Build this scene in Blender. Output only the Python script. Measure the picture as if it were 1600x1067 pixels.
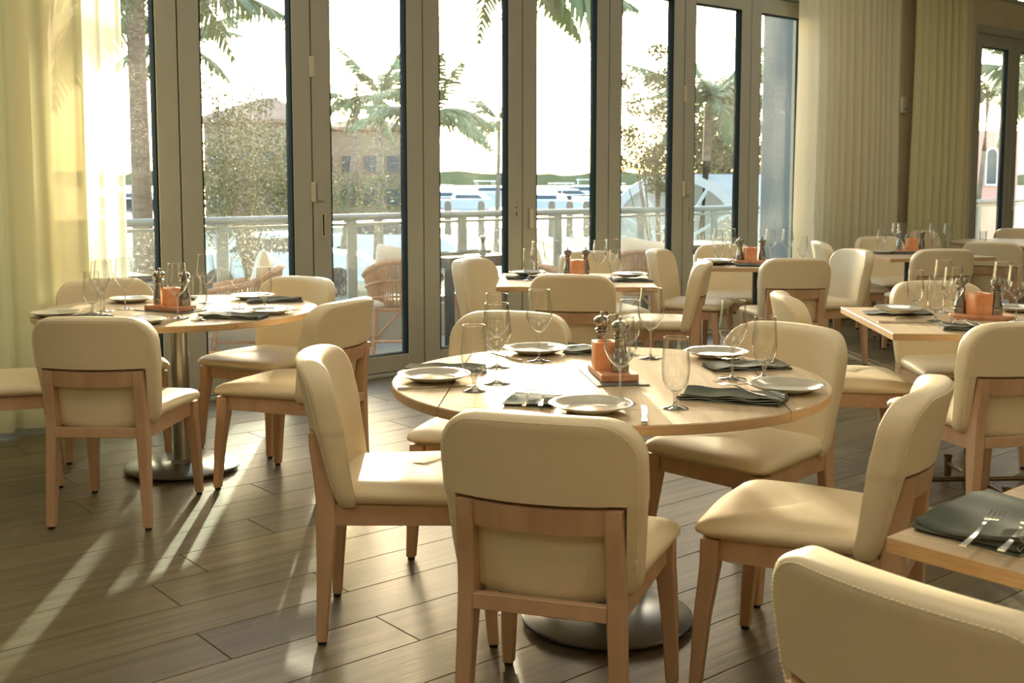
import bpy, bmesh, math, random
from mathutils import Vector, Matrix
random.seed(7)
PI = math.pi
S = bpy.context.scene
COL = S.collection
for o in list(bpy.data.objects): bpy.data.objects.remove(o)

# ------------------------------------------------------------------ camera
EYE = 1.347
cam = bpy.data.cameras.new('camera'); co = bpy.data.objects.new('camera', cam); COL.objects.link(co)
co.location = (0, 0, EYE); co.rotation_euler = (math.radians(90 - 5.3), 0, 0)
cam.sensor_width = 36; cam.lens = 36 * 1750 / 1600; cam.shift_y = -(533.5 - 442.34) / 1600
cam.clip_start = .05; cam.clip_end = 2000
cam.dof.use_dof = True; cam.dof.focus_distance = 3.4; cam.dof.aperture_fstop = 9
S.camera = co

# ------------------------------------------------------------------ world, sun, exposure
SUN_AZ, SUN_EL = math.radians(-5.3), math.radians(9.6)
w = bpy.data.worlds.new('world'); S.world = w; w.use_nodes = True
nt = w.node_tree; bg = nt.nodes['Background']
sky = nt.nodes.new('ShaderNodeTexSky'); sky.sky_type = 'NISHITA'; sky.sun_disc = False
sky.sun_elevation = SUN_EL; sky.sun_rotation = SUN_AZ
sky.air_density = 1.0; sky.dust_density = 2.0; sky.ozone_density = 1.2
nt.links.new(sky.outputs[0], bg.inputs[0]); bg.inputs[1].default_value = 0.75
sl = bpy.data.lights.new('sun', 'SUN'); so = bpy.data.objects.new('sun', sl); COL.objects.link(so)
sl.energy = 5.2; sl.angle = math.radians(.7); sl.color = (1, .90, .66)
sd = Vector((math.sin(SUN_AZ) * math.cos(SUN_EL), math.cos(SUN_AZ) * math.cos(SUN_EL), math.sin(SUN_EL)))
so.rotation_euler = sd.to_track_quat('Z', 'Y').to_euler(); so.location = (0, 0, 3)
S.view_settings.view_transform = 'Standard'; S.view_settings.look = 'None'
S.view_settings.gamma = 1; S.view_settings.use_curve_mapping = False
S.view_settings.exposure = 0.9
try: S.cycles.transparent_max_bounces = 32
except Exception: pass

FILL_ENERGY = 12
# ------------------------------------------------------------------ materials
def mat(name, col, rough=.5, metal=0, spec=.5, noise=None, bump=None, emis=None, sss=0, trans=0, coat=0, vary=0, aniso=None):
    m = bpy.data.materials.new(name); m.use_nodes = True; t = m.node_tree; b = t.nodes['Principled BSDF']
    b.inputs['Roughness'].default_value = rough; b.inputs['Metallic'].default_value = metal
    b.inputs['Specular IOR Level'].default_value = spec; b.inputs['Coat Weight'].default_value = coat
    b.inputs['Transmission Weight'].default_value = trans
    if sss: b.inputs['Subsurface Weight'].default_value = sss; b.inputs['Subsurface Radius'].default_value = (.03, .012, .006)
    b.inputs['Base Color'].default_value = (*col, 1)
    if noise:                                            # (scale xyz, colour 2, detail)
        tc = t.nodes.new('ShaderNodeTexCoord'); mp = t.nodes.new('ShaderNodeMapping'); nz = t.nodes.new('ShaderNodeTexNoise')
        rp = t.nodes.new('ShaderNodeValToRGB'); mp.inputs['Scale'].default_value = noise[0]
        t.links.new(tc.outputs['Object'], mp.inputs[0]); t.links.new(mp.outputs[0], nz.inputs[0])
        nz.inputs['Scale'].default_value = 1; nz.inputs['Detail'].default_value = 5
        rp.color_ramp.elements[0].color = (*col, 1); rp.color_ramp.elements[1].color = (*noise[1], 1)
        rp.color_ramp.elements[0].position = .35; rp.color_ramp.elements[1].position = .65
        t.links.new(nz.outputs[0], rp.inputs[0]); out = rp.outputs[0]
        if vary:
            oi = t.nodes.new('ShaderNodeObjectInfo'); hs = t.nodes.new('ShaderNodeHueSaturation'); mr = t.nodes.new('ShaderNodeMapRange')
            mr.inputs['To Min'].default_value = 1 - vary; mr.inputs['To Max'].default_value = 1 + vary
            t.links.new(oi.outputs['Random'], mr.inputs[0]); t.links.new(mr.outputs[0], hs.inputs['Value']); t.links.new(out, hs.inputs['Color']); out = hs.outputs[0]
            va = t.nodes.new('ShaderNodeVectorMath'); va.operation = 'MULTIPLY_ADD'
            sc = t.nodes.new('ShaderNodeVectorMath'); sc.operation = 'SCALE'; sc.inputs['Scale'].default_value = 37
            t.links.new(oi.outputs['Location'], sc.inputs[0]); ad = t.nodes.new('ShaderNodeVectorMath')
            t.links.new(tc.outputs['Object'], ad.inputs[0]); t.links.new(sc.outputs[0], ad.inputs[1]); t.links.new(ad.outputs[0], mp.inputs[0])
        t.links.new(out, b.inputs['Base Color'])
    if bump:                                             # (scale xyz, strength)
        tc2 = t.nodes.new('ShaderNodeTexCoord'); mp2 = t.nodes.new('ShaderNodeMapping'); nz2 = t.nodes.new('ShaderNodeTexNoise'); bp = t.nodes.new('ShaderNodeBump')
        mp2.inputs['Scale'].default_value = bump[0]; nz2.inputs['Scale'].default_value = 1; nz2.inputs['Detail'].default_value = 4
        t.links.new(tc2.outputs['Object'], mp2.inputs[0]); t.links.new(mp2.outputs[0], nz2.inputs[0]); t.links.new(nz2.outputs[0], bp.inputs['Height'])
        bp.inputs['Strength'].default_value = bump[1]; bp.inputs['Distance'].default_value = .002
        t.links.new(bp.outputs[0], b.inputs['Normal'])
    return m

LEATHER = mat('cream_leather', (.80, .67, .44), .42, bump=((350, 350, 350), .12), noise=((6, 6, 6), (.82, .70, .47)))
STITCH = mat('thread', (.90, .82, .62), .8)
BEECH = mat('beech_wood', (.52, .325, .185), .42, noise=((14, 14, 2.2), (.61, .40, .245)), bump=((60, 60, 8), .1))
OAK = mat('pale_oak', (.50, .375, .225), .5, spec=.35, noise=((70, 3, 70), (.60, .465, .295)), bump=((120, 6, 120), .35))
OAKE = mat('oak_edge', (.50, .31, .15), .4, noise=((10, 10, 200), (.58, .38, .20)))
FLOORM = mat('floor_oak', (.112, .088, .046), .43, spec=.4, noise=((1.6, 26, 26), (.172, .136, .076)), bump=((4, 90, 90), .5), vary=.22)
ALU = mat('grey_aluminium', (.375, .375, .31), .45, metal=.0, noise=((3, 3, 3), (.395, .395, .33)))
RUBBER = mat('black_gasket', (.010, .016, .014), .8, spec=.2)
BLACK = mat('black_metal', (.012, .012, .013), .45)
BRONZE = mat('bronze_metal', (.22, .15, .08), .35, metal=.9)
STEEL = mat('brushed_steel', (.42, .42, .40), .3, metal=1, bump=((4, 200, 4), .1))
BASEM = mat('brushed_base', (.22, .24, .25), .28, metal=.9)
CUTL = mat('polished_steel', (.72, .70, .66), .14, metal=1)
MILLM = mat('pewter_metal', (.33, .32, .29), .26, metal=.95)
PLATE = mat('glazed_stoneware', (.60, .57, .47), .14, coat=.5, noise=((25, 25, 25), (.66, .63, .53)))
NAP = mat('green_grey_linen', (.070, .080, .062), .9, noise=((700, 700, 700), (.115, .128, .10)), bump=((900, 900, 900), .6))
NAPD = mat('napkin_hem', (.30, .31, .25), .9)
SALT = mat('pink_salt', (.84, .33, .13), .4, sss=.35, noise=((16, 16, 16), (.92, .52, .28)))
SALT2 = mat('salt_slab', (.62, .24, .12), .45, sss=.15, noise=((18, 18, 40), (.80, .44, .27)))
SLATE = mat('dark_slate', (.10, .10, .085), .5, noise=((40, 40, 40), (.14, .14, .12)))
PLASTER = mat('plaster', (.60, .52, .36), .8, noise=((9, 9, 9), (.64, .56, .40)))
CEIL = mat('ceiling_paint', (.78, .73, .60), .85)
PLASTIC = mat('white_plastic', (.75, .72, .6), .4)
HINGE = mat('hinge_metal', (.62, .58, .44), .4)
RATTAN = mat('rattan', (.42, .22, .11), .55, noise=((30, 30, 30), (.52, .30, .16)))
CUSH = mat('pale_cushion', (.72, .66, .56), .85, noise=((3, 40, 40), (.78, .72, .62)))
CONC = mat('terrace_stone', (.48, .45, .38), .7, noise=((3, 3, 3), (.54, .50, .43)))
RAILM = mat('painted_rail', (.26, .31, .32), .35, metal=.2)
DARKT = mat('dark_table', (.035, .035, .035), .35)
PIERM = mat('blue_grey_render', (.20, .24, .25), .85, noise=((60, 60, 60), (.23, .27, .28)))
LEAF = mat('leaf_green', (.10, .11, .035), .6, noise=((2, 2, 2), (.21, .20, .06)))
LEAFD = mat('leaf_olive', (.10, .115, .04), .6, noise=((2, 2, 2), (.18, .19, .06)))
PALM = mat('palm_green', (.09, .15, .05), .55, noise=((1, 1, 1), (.16, .22, .08)))
BARK = mat('bark', (.17, .13, .09), .9, noise=((6, 6, 30), (.26, .20, .14)))
STUCCO = mat('beige_stucco', (.24, .18, .11), .9, noise=((4, 4, 4), (.28, .21, .13)))
ROOFT = mat('roof_tile', (.25, .14, .08), .8, noise=((8, 8, 8), (.32, .19, .12)))
PINK = mat('pink_stucco', (.78, .40, .30), .9)
WHITE = mat('white_gelcoat', (.80, .80, .80), .3)
NAVY = mat('navy_hull', (.05, .06, .07), .4)
VAULT = mat('white_canvas', (.62, .68, .70), .6)
GROUND = mat('quay_ground', (.17, .18, .14), .9, noise=((.3, .3, .3), (.30, .29, .22)))
WATER = mat('water', (.05, .10, .12), .12)
LIME = mat('lime_paint', (.22, .60, .04), .4)
RED = mat('red_paint', (.5, .05, .03), .5)

def glassmat(name, tint=(.97, .99, .98), lo=.02, hi=.5, dust=0.0, power=4, edge=None, dscale=260):
    m = bpy.data.materials.new(name); m.use_nodes = True; t = m.node_tree; t.nodes.remove(t.nodes['Principled BSDF'])
    N = t.nodes.new; L = t.links.new; out = t.nodes['Material Output']
    tr = N('ShaderNodeBsdfTransparent'); tr.inputs[0].default_value = (*tint, 1)
    gl = N('ShaderNodeBsdfGlossy'); gl.inputs['Roughness'].default_value = .01
    lw = N('ShaderNodeLayerWeight'); lw.inputs[0].default_value = .5
    pw = N('ShaderNodeMath'); pw.operation = 'POWER'; pw.inputs[1].default_value = power
    mr = N('ShaderNodeMapRange'); mr.inputs['To Min'].default_value = lo; mr.inputs['To Max'].default_value = hi
    mx = N('ShaderNodeMixShader')
    L(lw.outputs['Facing'], pw.inputs[0]); L(pw.outputs[0], mr.inputs[0]); L(mr.outputs[0], mx.inputs[0])
    L(tr.outputs[0], mx.inputs[1]); L(gl.outputs[0], mx.inputs[2]); s = mx.outputs[0]
    if edge:
        ev = N('ShaderNodeMixRGB'); ev.inputs[1].default_value = (*tint, 1); ev.inputs[2].default_value = (*edge, 1)
        p2 = N('ShaderNodeMath'); p2.operation = 'POWER'; p2.inputs[1].default_value = 3; L(lw.outputs['Facing'], p2.inputs[0]); L(p2.outputs[0], ev.inputs[0]); L(ev.outputs[0], tr.inputs[0])
    if dust:
        tl = N('ShaderNodeBsdfTranslucent'); tl.inputs[0].default_value = (.95, .92, .8, 1)
        tc = N('ShaderNodeTexCoord'); nz = N('ShaderNodeTexNoise'); nz.inputs['Scale'].default_value = dscale; nz.inputs['Detail'].default_value = 1
        n2 = N('ShaderNodeTexNoise'); n2.inputs['Scale'].default_value = 1.3; L(tc.outputs['Object'], n2.inputs[0])
        r1 = N('ShaderNodeMapRange'); r1.inputs[1].default_value = .57; r1.inputs[2].default_value = .68; r1.inputs['To Max'].default_value = dust * 4; r1.inputs['To Min'].default_value = dust * .35
        r2 = N('ShaderNodeMapRange'); r2.inputs[1].default_value = .40; r2.inputs[2].default_value = .7; r2.inputs['To Min'].default_value = .15; r2.inputs['To Max'].default_value = 1
        mu = N('ShaderNodeMath'); mu.operation = 'MULTIPLY'; ms = N('ShaderNodeMixShader')
        L(tc.outputs['Object'], nz.inputs[0]); L(nz.outputs[0], r1.inputs[0]); L(n2.outputs[0], r2.inputs[0]); L(r1.outputs[0], mu.inputs[0]); L(r2.outputs[0], mu.inputs[1])
        L(mu.outputs[0], ms.inputs[0]); L(s, ms.inputs[1]); L(tl.outputs[0], ms.inputs[2]); s = ms.outputs[0]
    L(s, out.inputs[0]); return m
PANE = glassmat('window_glass', dust=.075, lo=.03, hi=.6)
RGLASS = glassmat('rail_glass', tint=(.80, .90, .86), dust=.10, lo=.04, hi=.6, dscale=40)
CRYSTAL = glassmat('thin_crystal', tint=(.975, .98, .97), lo=.07, hi=.9, power=2.3, edge=(.42, .42, .38))
m = bpy.data.materials.new('solid_crystal'); m.use_nodes = True; b = m.node_tree.nodes['Principled BSDF']
b.inputs['Transmission Weight'].default_value = 1; b.inputs['Roughness'].default_value = .0; b.inputs['IOR'].default_value = 1.45; b.inputs['Base Color'].default_value = (1, 1, 1, 1)
SOLIDG = glassmat('clear_crystal', tint=(.97, .97, .95), lo=.22, hi=.9, power=1.6, edge=(.5, .5, .45))
def sheer(name, col, tr, tl=.36):
    m = bpy.data.materials.new(name); m.use_nodes = True; t = m.node_tree; t.nodes.remove(t.nodes['Principled BSDF'])
    N = t.nodes.new; L = t.links.new; out = t.nodes['Material Output']
    d = N('ShaderNodeBsdfDiffuse'); d.inputs[0].default_value = (*col, 1); q = N('ShaderNodeBsdfTranslucent'); q.inputs[0].default_value = (*col, 1)
    a = N('ShaderNodeMixShader'); a.inputs[0].default_value = tl; L(d.outputs[0], a.inputs[1]); L(q.outputs[0], a.inputs[2])
    x = N('ShaderNodeBsdfTransparent'); e = N('ShaderNodeMixShader'); e.inputs[0].default_value = tr; L(a.outputs[0], e.inputs[1]); L(x.outputs[0], e.inputs[2]); L(e.outputs[0], out.inputs[0]); return m
SHEER = sheer('sheer_linen', (.70, .66, .40), .01, .16)
SHEER2 = sheer('sheer_linen_ivory', (.86, .81, .62), .01)

# ------------------------------------------------------------------ mesh helpers (all return mesh data)
def me(name, V, F, m, smooth=False, mats=None, fm=None):
    d = bpy.data.meshes.new(name); d.from_pydata([tuple(v) for v in V], [], F); d.materials.append(m)
    if mats:
        for q in mats: d.materials.append(q)
    if fm:
        for p, i in zip(d.polygons, fm): p.material_index = i
    if smooth:
        for p in d.polygons: p.use_smooth = True
    d.validate(); d.update(); return d
class B:
    """collects boxes, prisms, tubes, lathes"""
    def __init__(s): s.V = []; s.F = []
    def add(s, V, F):
        o = len(s.V); s.V += [Vector(v) for v in V]; s.F += [tuple(i + o for i in f) for f in F]; return s
    def box(s, x0, x1, y0, y1, z0, z1, M=None, c=0):
        if c:
            c = min(c, (x1 - x0) / 2.01, (y1 - y0) / 2.01, (z1 - z0) / 2.01)
            rings = []
            for z, i in ((z0, c), (z0 + c, 0), (z1 - c, 0), (z1, c)):
                a, b_, e, g = x0 + i, x1 - i, y0 + i, y1 - i; k = c if not i else c * .5
                rings.append([(a + k, e, z), (b_ - k, e, z), (b_, e + k, z), (b_, g - k, z), (b_ - k, g, z), (a + k, g, z), (a, g - k, z), (a, e + k, z)])
            return s.loft(rings, M=M)
        V = [(x, y, z) for z in (z0, z1) for x, y in ((x0, y0), (x1, y0), (x1, y1), (x0, y1))]
        if M: V = [M @ Vector(v) for v in V]
        return s.add(V, [(3, 2, 1, 0), (4, 5, 6, 7), (0, 1, 5, 4), (1, 2, 6, 5), (2, 3, 7, 6), (3, 0, 4, 7)])
    def loft(s, rings, closed=True, caps=True, M=None):
        n = len(rings[0]); V = [Vector(v) for r in rings for v in r]
        if M: V = [M @ v for v in V]
        F = []
        for i in range(len(rings) - 1):
            for j in range(n if closed else n - 1):
                k = (j + 1) % n; F.append((i * n + j, i * n + k, (i + 1) * n + k, (i + 1) * n + j))
        if caps: F.append(tuple(range(n - 1, -1, -1))); F.append(tuple((len(rings) - 1) * n + j for j in range(n)))
        return s.add(V, F)
    def tube(s, P, r, n=8, caps=True, M=None):
        P = [Vector(p) for p in P]; R = r if isinstance(r, (list, tuple)) else [r] * len(P); rings = []
        up = Vector((0, 0, 1))
        for i, p in enumerate(P):
            t = (P[min(i + 1, len(P) - 1)] - P[max(i - 1, 0)]).normalized()
            a = t.cross(up); a = a if a.length > .05 else t.cross(Vector((1, 0, 0))); a.normalize(); b_ = a.cross(t)
            rings.append([p + (a * math.cos(2 * PI * k / n) + b_ * math.sin(2 * PI * k / n)) * R[i] for k in range(n)])
        return s.loft(rings, caps=caps, M=M)
    def lathe(s, prof, n=24, c=(0, 0, 0), caps=True):
        return s.loft([[(c[0] + r * math.cos(2 * PI * k / n), c[1] + r * math.sin(2 * PI * k / n), c[2] + z) for k in range(n)] for r, z in prof], caps=caps)
    def m(s, name, mt, smooth=False): return me(name, s.V, s.F, mt, smooth)
def autosmooth(d, ang=35):
    for p in d.polygons: p.use_smooth = True
    d.set_sharp_from_angle(angle=math.radians(ang)); return d

# ------------------------------------------------------------------ object helpers
def tag(o, label=None, cat=None, group=None, kind=None):
    if label: o['label'] = label
    if cat: o['category'] = cat
    if group: o['group'] = group
    if kind: o['kind'] = kind
    return o
def link(name, d, parent=None, loc=(0, 0, 0), rz=0, M=None, kind=None, label=None):
    o = bpy.data.objects.new(name, d); COL.objects.link(o)
    if parent: o.parent = parent
    if M is not None: o.matrix_local = M
    else: o.location = loc; o.rotation_euler = (0, 0, rz)
    if kind: o['kind'] = kind
    if label: o['label'] = label
    return o
STUFFP = ('stitching', 'canes')
def spawn(kit, name, label, cat, loc, rz=0, group=None, sc=None):
    """kit = mesh, or list of (part name, mesh[, sub parts[, label]]): one new thing sharing mesh data"""
    if isinstance(kit, list):
        r = link(name, None, None, loc, rz); r.empty_display_size = .1
        for e in kit:
            p = link(e[0], e[1], r)
            if e[0] in STUFFP: p['kind'] = 'stuff'
            if len(e) > 3 and e[3]: p['label'] = e[3]
            for q in (e[2] if len(e) > 2 and e[2] else []):
                o = link(q[0], q[1], p)
                if q[0] in STUFFP: o['kind'] = 'stuff'
    else: r = link(name, kit, None, loc, rz)
    if sc: r.scale = sc
    return tag(r, label, cat, group)

# wall frame: x along the window wall (s), y outwards (t)
P0 = Vector((-.985, 7.515, 0)); DA = math.atan2(.64090, .76762); D = Vector((.76762, .64090, 0)); NV = Vector((-.64090, .76762, 0))
def W(s, t=0, z=0): return P0 + D * s + NV * t + Vector((0, 0, z))
def wl(name, d, s=0, t=0, z=0, kind='structure', parent=None): 
    if parent: return link(name, d, parent)
    return link(name, d, None, W(s, t, z), DA, kind=kind)

# ================================================================== THE SETTING
ROWW = .235
def planks():
    base = B().box(-9, 14, -11, .1, -.03, -.012).m('floor_base', FLOORM)
    fl = wl('floor', base); fl.location.z = 0
    meshes = {}
    f_ = 1750.; n = 0; rnd = random.Random(3); rest = B()
    r = 0
    while r < 60:
        t1 = -.03 - r * ROWW; t0 = t1 - ROWW; s = -9 + rnd.random() * 2
        while s < 14:
            L = rnd.choice((1.5, 1.8, 2.1)); c = W(s + L / 2, (t0 + t1) / 2)
            vis = False
            for k in (0, .25, .5, .75, 1):
                q = W(s + L * k, (t0 + t1) / 2)
                if q.y > 2.2 and abs(q.x) < .46 * q.y + .75: vis = True
            if vis and n < 299:
                if L not in meshes:
                    meshes[L] = me('plank_%d' % int(L * 10), *(lambda b: (b.V, b.F))(B().box(-L / 2 + .0012, L / 2 - .0012, -ROWW / 2 + .0012, ROWW / 2 - .0012, -.012, 0, c=.0015)), FLOORM)
                o = link('floor_plank', meshes[L], fl); o.location = (s + L / 2, (t0 + t1) / 2, 0); n += 1
            else:
                rest.box(s + .0012, s + L - .0012, t0 + .0012, t1 - .0012, -.012, 0)
            s += L
        r += 1
    link('outer_floor_planks', rest.m('outer_planks', FLOORM), fl, kind='stuff')
    return n
NPL = planks()

# ---- window wall: folding glass door leaves
GT, HT = 2.822, 2.96
def leaf_kit(a, b, hw):
    L = b - a; st = .132
    parts = []
    parts.append(('door_stile', B().box(0, st, -.035, .035, .03, HT, c=.004).m('stile', ALU)))
    parts.append(('door_stile', B().box(L - st, L, -.035, .035, .03, HT, c=.004).m('stile', ALU)))
    parts.append(('bottom_rail', B().box(st, L - st, -.035, .035, .03, .145, c=.004).m('rail', ALU)))
    parts.append(('top_rail', B().box(st, L - st, -.035, .035, GT, HT, c=.004).m('rail', ALU)))
    g = B()
    for x0, x1, z0, z1 in ((st, st + .010, .145, GT), (L - st - .010, L - st, .145, GT), (st, L - st, .145, .153), (st, L - st, GT - .008, GT)): g.box(x0, x1, -.030, .034, z0, z1)
    parts.append(('glazing_gasket', g.m('gasket', RUBBER)))
    parts.append(('glass_pane', B().add([(st + .002, .006, .147), (L - st - .002, .006, .147), (L - st - .002, .006, GT - .002), (st + .002, .006, GT - .002)], [(0, 1, 2, 3)]).m('pane', PANE)))
    sl_ = B().box(L + .001, L + .008, -.02, .02, .03, HT); parts.append(('edge_seal', sl_.m('seal', RUBBER)))
    return parts
JS = [-3.955, -3.07, -2.18, -1.297, -.413, .459, 1.357, 2.255, 3.14, 4.016, 4.90]
JR = [7.946, 8.829, 9.712, 10.595, 11.478]
def hinge_mesh(L, z, h=.10):      # small butt hinge lapping the joint
    b = B().box(L - .012, L + .022, -.046, -.034, z - h / 2, z + h / 2, c=.003)
    for k in (-.3, 0, .3): b.tube([(L + .002, -.047, z + h * k - .014), (L + .002, -.047, z + h * k + .014)], .006, 8)
    return b.m('hinge', HINGE)
n = 1
for grp in (JS, JR):
    for i in range(len(grp) - 1):
        a, b_ = grp[i] + .004, grp[i + 1] - .004; L = b_ - a
        r = link('door_%d' % n, None, None, W(a, 0, 0), DA, kind='structure'); n += 1
        for nm, d in leaf_kit(a, b_, None): link(nm, d, r)
        a0 = grp[i]
        def near(v): return abs(grp[i + 1] - v) < .02
        if near(-.413) or near(3.14):
            for z in (2.06, 1.265): link('hinge', hinge_mesh(L, z, .13), r)
            link('hinge_cover', B().box(L + .03, L + .085, -.052, -.036, 1.205, 1.325, c=.006).m('cover', ALU), r)
        if near(1.357):
            kb = B()
            for z, q in ((1.178, .004), (1.137, .006), (1.082, .005)):
                kb.tube([(L - .055, -.0352, z), (L - .055, -.0362, z)], q, 10)
            kb.box(L - .060, L - .050, -.0365, -.0352, 1.078, 1.100)
            link('keyhole', kb.m('keyhole', BLACK), r)
        if near(8.829):
            kb = B()
            for z in (1.14, 1.06): kb.tube([(L - .05, -.0352, z), (L - .05, -.0362, z)], .006, 8)
            link('keyhole', kb.m('keyhole', BLACK), r)
        if abs(a0 + .413) < .02 or abs(a0 - 3.14) < .02:      # flush pull
            p = B()
            for x0, x1 in ((.055, .060), (.075, .080)): p.box(x0, x1, -.044, -.034, .975, 1.125, c=.001)
            p.box(.055, .080, -.044, -.034, 1.120, 1.126).box(.055, .080, -.044, -.034, .974, .980)
            hd = link('pull_handle', p.m('pull', HINGE), r)
            link('pull_recess', B().box(.060, .075, -.037, -.035, .98, 1.12).m('recess', BLACK), hd)
        if abs(a0 - 1.357) < .02 or abs(a0 - 8.829) < .02:   # lever handle
            p = B().loft([[(x, y, z) for x, y in ((.052, -.058), (.082, -.058), (.082, -.046), (.052, -.046))] for z in (.985, 1.0, 1.11, 1.125)])
            p.box(.060, .074, -.05, -.034, 1.095, 1.12)
            hd = link('lever_handle', p.m('lever', HINGE), r)
            link('handle_plate', B().box(.050, .084, -.038, -.034, .975, 1.14, c=.002).m('hplate', ALU), hd)
# track holder blocks and head trims, thresholds
wl('trim_1', B().box(JS[0] - .06, JS[-1] + .06, -.06, .06, HT + .006, HT + .10, c=.006).m('head', ALU))
wl('trim_2', B().box(JR[0] - .10, JR[-1] + .06, -.06, .06, HT + .006, HT + .10, c=.006).m('head', ALU))
wl('trim_3', B().box(JS[0] - .06, JS[-1] + .06, -.06, .10, .0, .026, c=.004).m('sill', ALU))
wl('trim_4', B().box(JR[0] - .10, JR[-1] + .06, -.06, .10, .0, .026, c=.004).m('sill', ALU))
wl('trim_5', B().box(JR[0] - .10, JR[0] - .004, -.05, .05, .026, HT + .006, c=.004).m('jamb', ALU))
wl('trim_6', B().box(JS[-1] + .004, JS[-1] + .06, -.05, .05, .026, HT + .006, c=.004).m('jamb', ALU))
H = 3.95; ZT = HT + .10
# walls
b = B().box(-9, JS[0] - .06, -.08, .22, 0, H).box(JS[0] - .06, JS[-1] + .06, -.03, .22, ZT, H).box(JS[-1] + .06, JR[0] - .10, -.08, .22, 0, H)
b.box(JR[0] - .10, JR[-1] + .06, -.03, .22, ZT, 3.36).box(JR[0] - .10, 8.25, -.03, .22, 3.36, H).box(8.25, JR[-1] + .06, -.03, .22, 3.86, H)
b.box(JR[-1] + .06, 14, -.08, .22, 0, H)
wl('wall_window_side', b.m('wall_w', PLASTER))
b = B()
for i, s in enumerate((8.25, 8.82, 9.9, 11.0)): b.box(s, s + .05, -.03, .05, 3.40, 3.82)
b.box(8.25, 11.54, -.04, .06, 3.36, 3.40).box(8.25, 11.54, -.04, .06, 3.82, 3.86)
r = wl('window_1', None)
link('window_frame', b.m('clere', ALU), r); link('glass_pane', B().box(8.26, 11.5, .0, .006, 3.4, 3.82).m('cp', PANE), r)
wl('wall_left', B().box(-9.2, -9, -11, .2, 0, H).m('wall_l', PLASTER))
wl('wall_right', B().box(14, 14.2, -11, .2, 0, H).m('wall_r', PLASTER))
wl('wall_back', B().box(-9.2, 14.2, -11.2, -11, 0, H).m('wall_b', PLASTER))
wl('ceiling', B().box(-9.2, 14.2, -11.2, .2, H, H + .15).m('ceil', CEIL))
wl('baseboard_window_side', B().box(JS[-1] + .06, JR[0] - .10, -.10, -.08, 0, .10).m('bb', PLASTER))
wl('wall_pier', B().box(4.97, 7.8, .22, .58, -1.0, 4.6, c=.01).m('pier', PIERM))

# ---- panel fill lights added to brighten the room (above and behind the view)
for i, (x, y) in enumerate([(-3, -1.5), (-3, 1.8), (-3, 5.2), (0, -1.5), (0, 1.8), (0, 5.2), (3.4, -1.5), (3.4, 1.8), (3.4, 5.2), (3.2, 8.6), (6.4, 5.4), (6.2, 9.0)]):
    r = link('fill_panel', None, None, (x, y, H - .03)); tag(r, 'added square fill light panel ' + ('at the left behind the camera', 'at the left, just ahead of the camera', 'above the left round table', 'straight behind the camera', 'directly above the camera side of the room', 'above the far side of the main round table', 'at the right behind the camera', 'at the right, above the corner table', 'above the right of the near right table', 'above the middle square tables', 'at the far right by the wall', 'above the far right round table')[i], 'fill light', 'added fill light panels')
    link('frame', B().box(-.64, .64, -.64, .64, .0, .03).m('clf', ALU), r); d_ = bpy.data.lights.new('fill_lamp', 'AREA'); d_.size = 1.2; d_.energy = FILL_ENERGY; d_.color = (1, .93, .76)
    lo = bpy.data.objects.new('fill_lamp', d_); COL.objects.link(lo); lo.parent = r; lo.location = (0, 0, -.01)

# thermostat on the pier
th = spawn([('housing', B().box(-.047, .047, -.03, 0, -.085, .085, c=.010).m('th', PLASTIC)),
            ('grille', B().box(-.03, .0, -.033, -.03, -.02, .06, c=.001).m('thg', HINGE)),
            ('dial', B().tube([(.022, -.030, .025), (.022, -.036, .025)], .014, 16).m('thd', HINGE)),
            ('push_button', B().box(.012, .032, -.034, -.03, -.05, -.03, c=.002).m('thb', BLACK))],
           'thermostat', 'white plastic thermostat on the bare wall between the two right curtains', 'thermostat', W(6.40, -.081, 2.10), DA)

# ---- curtains
def curtain(s0, s1, t, seed, amp=.05, z0=.03, z1=3.90, m_=SHEER, lam=.15):
    rnd = random.Random(seed); V = []; F = []; n = int((s1 - s0) / .011); nz = 9
    ph = []; p = 0
    for i in range(n + 1):
        p += .011 * 2 * PI / lam * (1 + .45 * math.sin(i * .033 + seed) + .3 * math.sin(i * .087 + 2 * seed)); ph.append(p)
    for k in range(nz):
        z = z0 + (z1 - z0) * k / (nz - 1)
        for i in range(n + 1):
            s = s0 + (s1 - s0) * i / n; a = amp * (.75 + .35 * math.sin(i * .05 + seed * 3)) * (1.15 - .3 * k / (nz - 1))
            y = a * math.sin(ph[i]) + .012 * math.sin(ph[i] * 2 + k * .25) + .008 * math.sin(k * .9 + i * .02)
            V.append((s + .012 * math.cos(ph[i]) , t + y, z))
    for k in range(nz - 1):
        for i in range(n): F.append((k * (n + 1) + i, k * (n + 1) + i + 1, (k + 1) * (n + 1) + i + 1, (k + 1) * (n + 1) + i))
    return me('drape', V, F, m_, True)
def curtain_thing(s0, s1, t, seed, label, **k):
    d = curtain(0, s1 - s0, 0, seed, **k)
    r = link('curtain', None, None, W(s0, t), DA); tag(r, label, 'curtain')
    link('drape', d, r)
    link('track', B().box(-.02, s1 - s0 + .02, -.015, .015, 3.90, 3.93).m('track', ALU), r)
    link('heading_tape', B().box(0, s1 - s0, -.05, .05, 3.86, 3.90).m('tape', m_tape), r)
m_tape = SHEER2
curtain_thing(-4.9, -1.93, -.26, 1.3, 'wide sheer yellow-green curtain at the far left, in soft floor-length pleats', lam=.17)
SHEER3 = sheer('sheer_single_layer', (.82, .80, .62), .06, .5)
curtain_thing(-1.93, -1.685, -.22, 2.4, 'narrow edge strip of sheer curtain glowing in the sun left of the first glass door', lam=.11, amp=.035, m_=SHEER3)
curtain_thing(4.42, 6.10, -.24, 5.1, 'wide ivory sheer curtain between the glass doors and the bare wall with the thermostat', m_=SHEER2, lam=.14)
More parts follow.
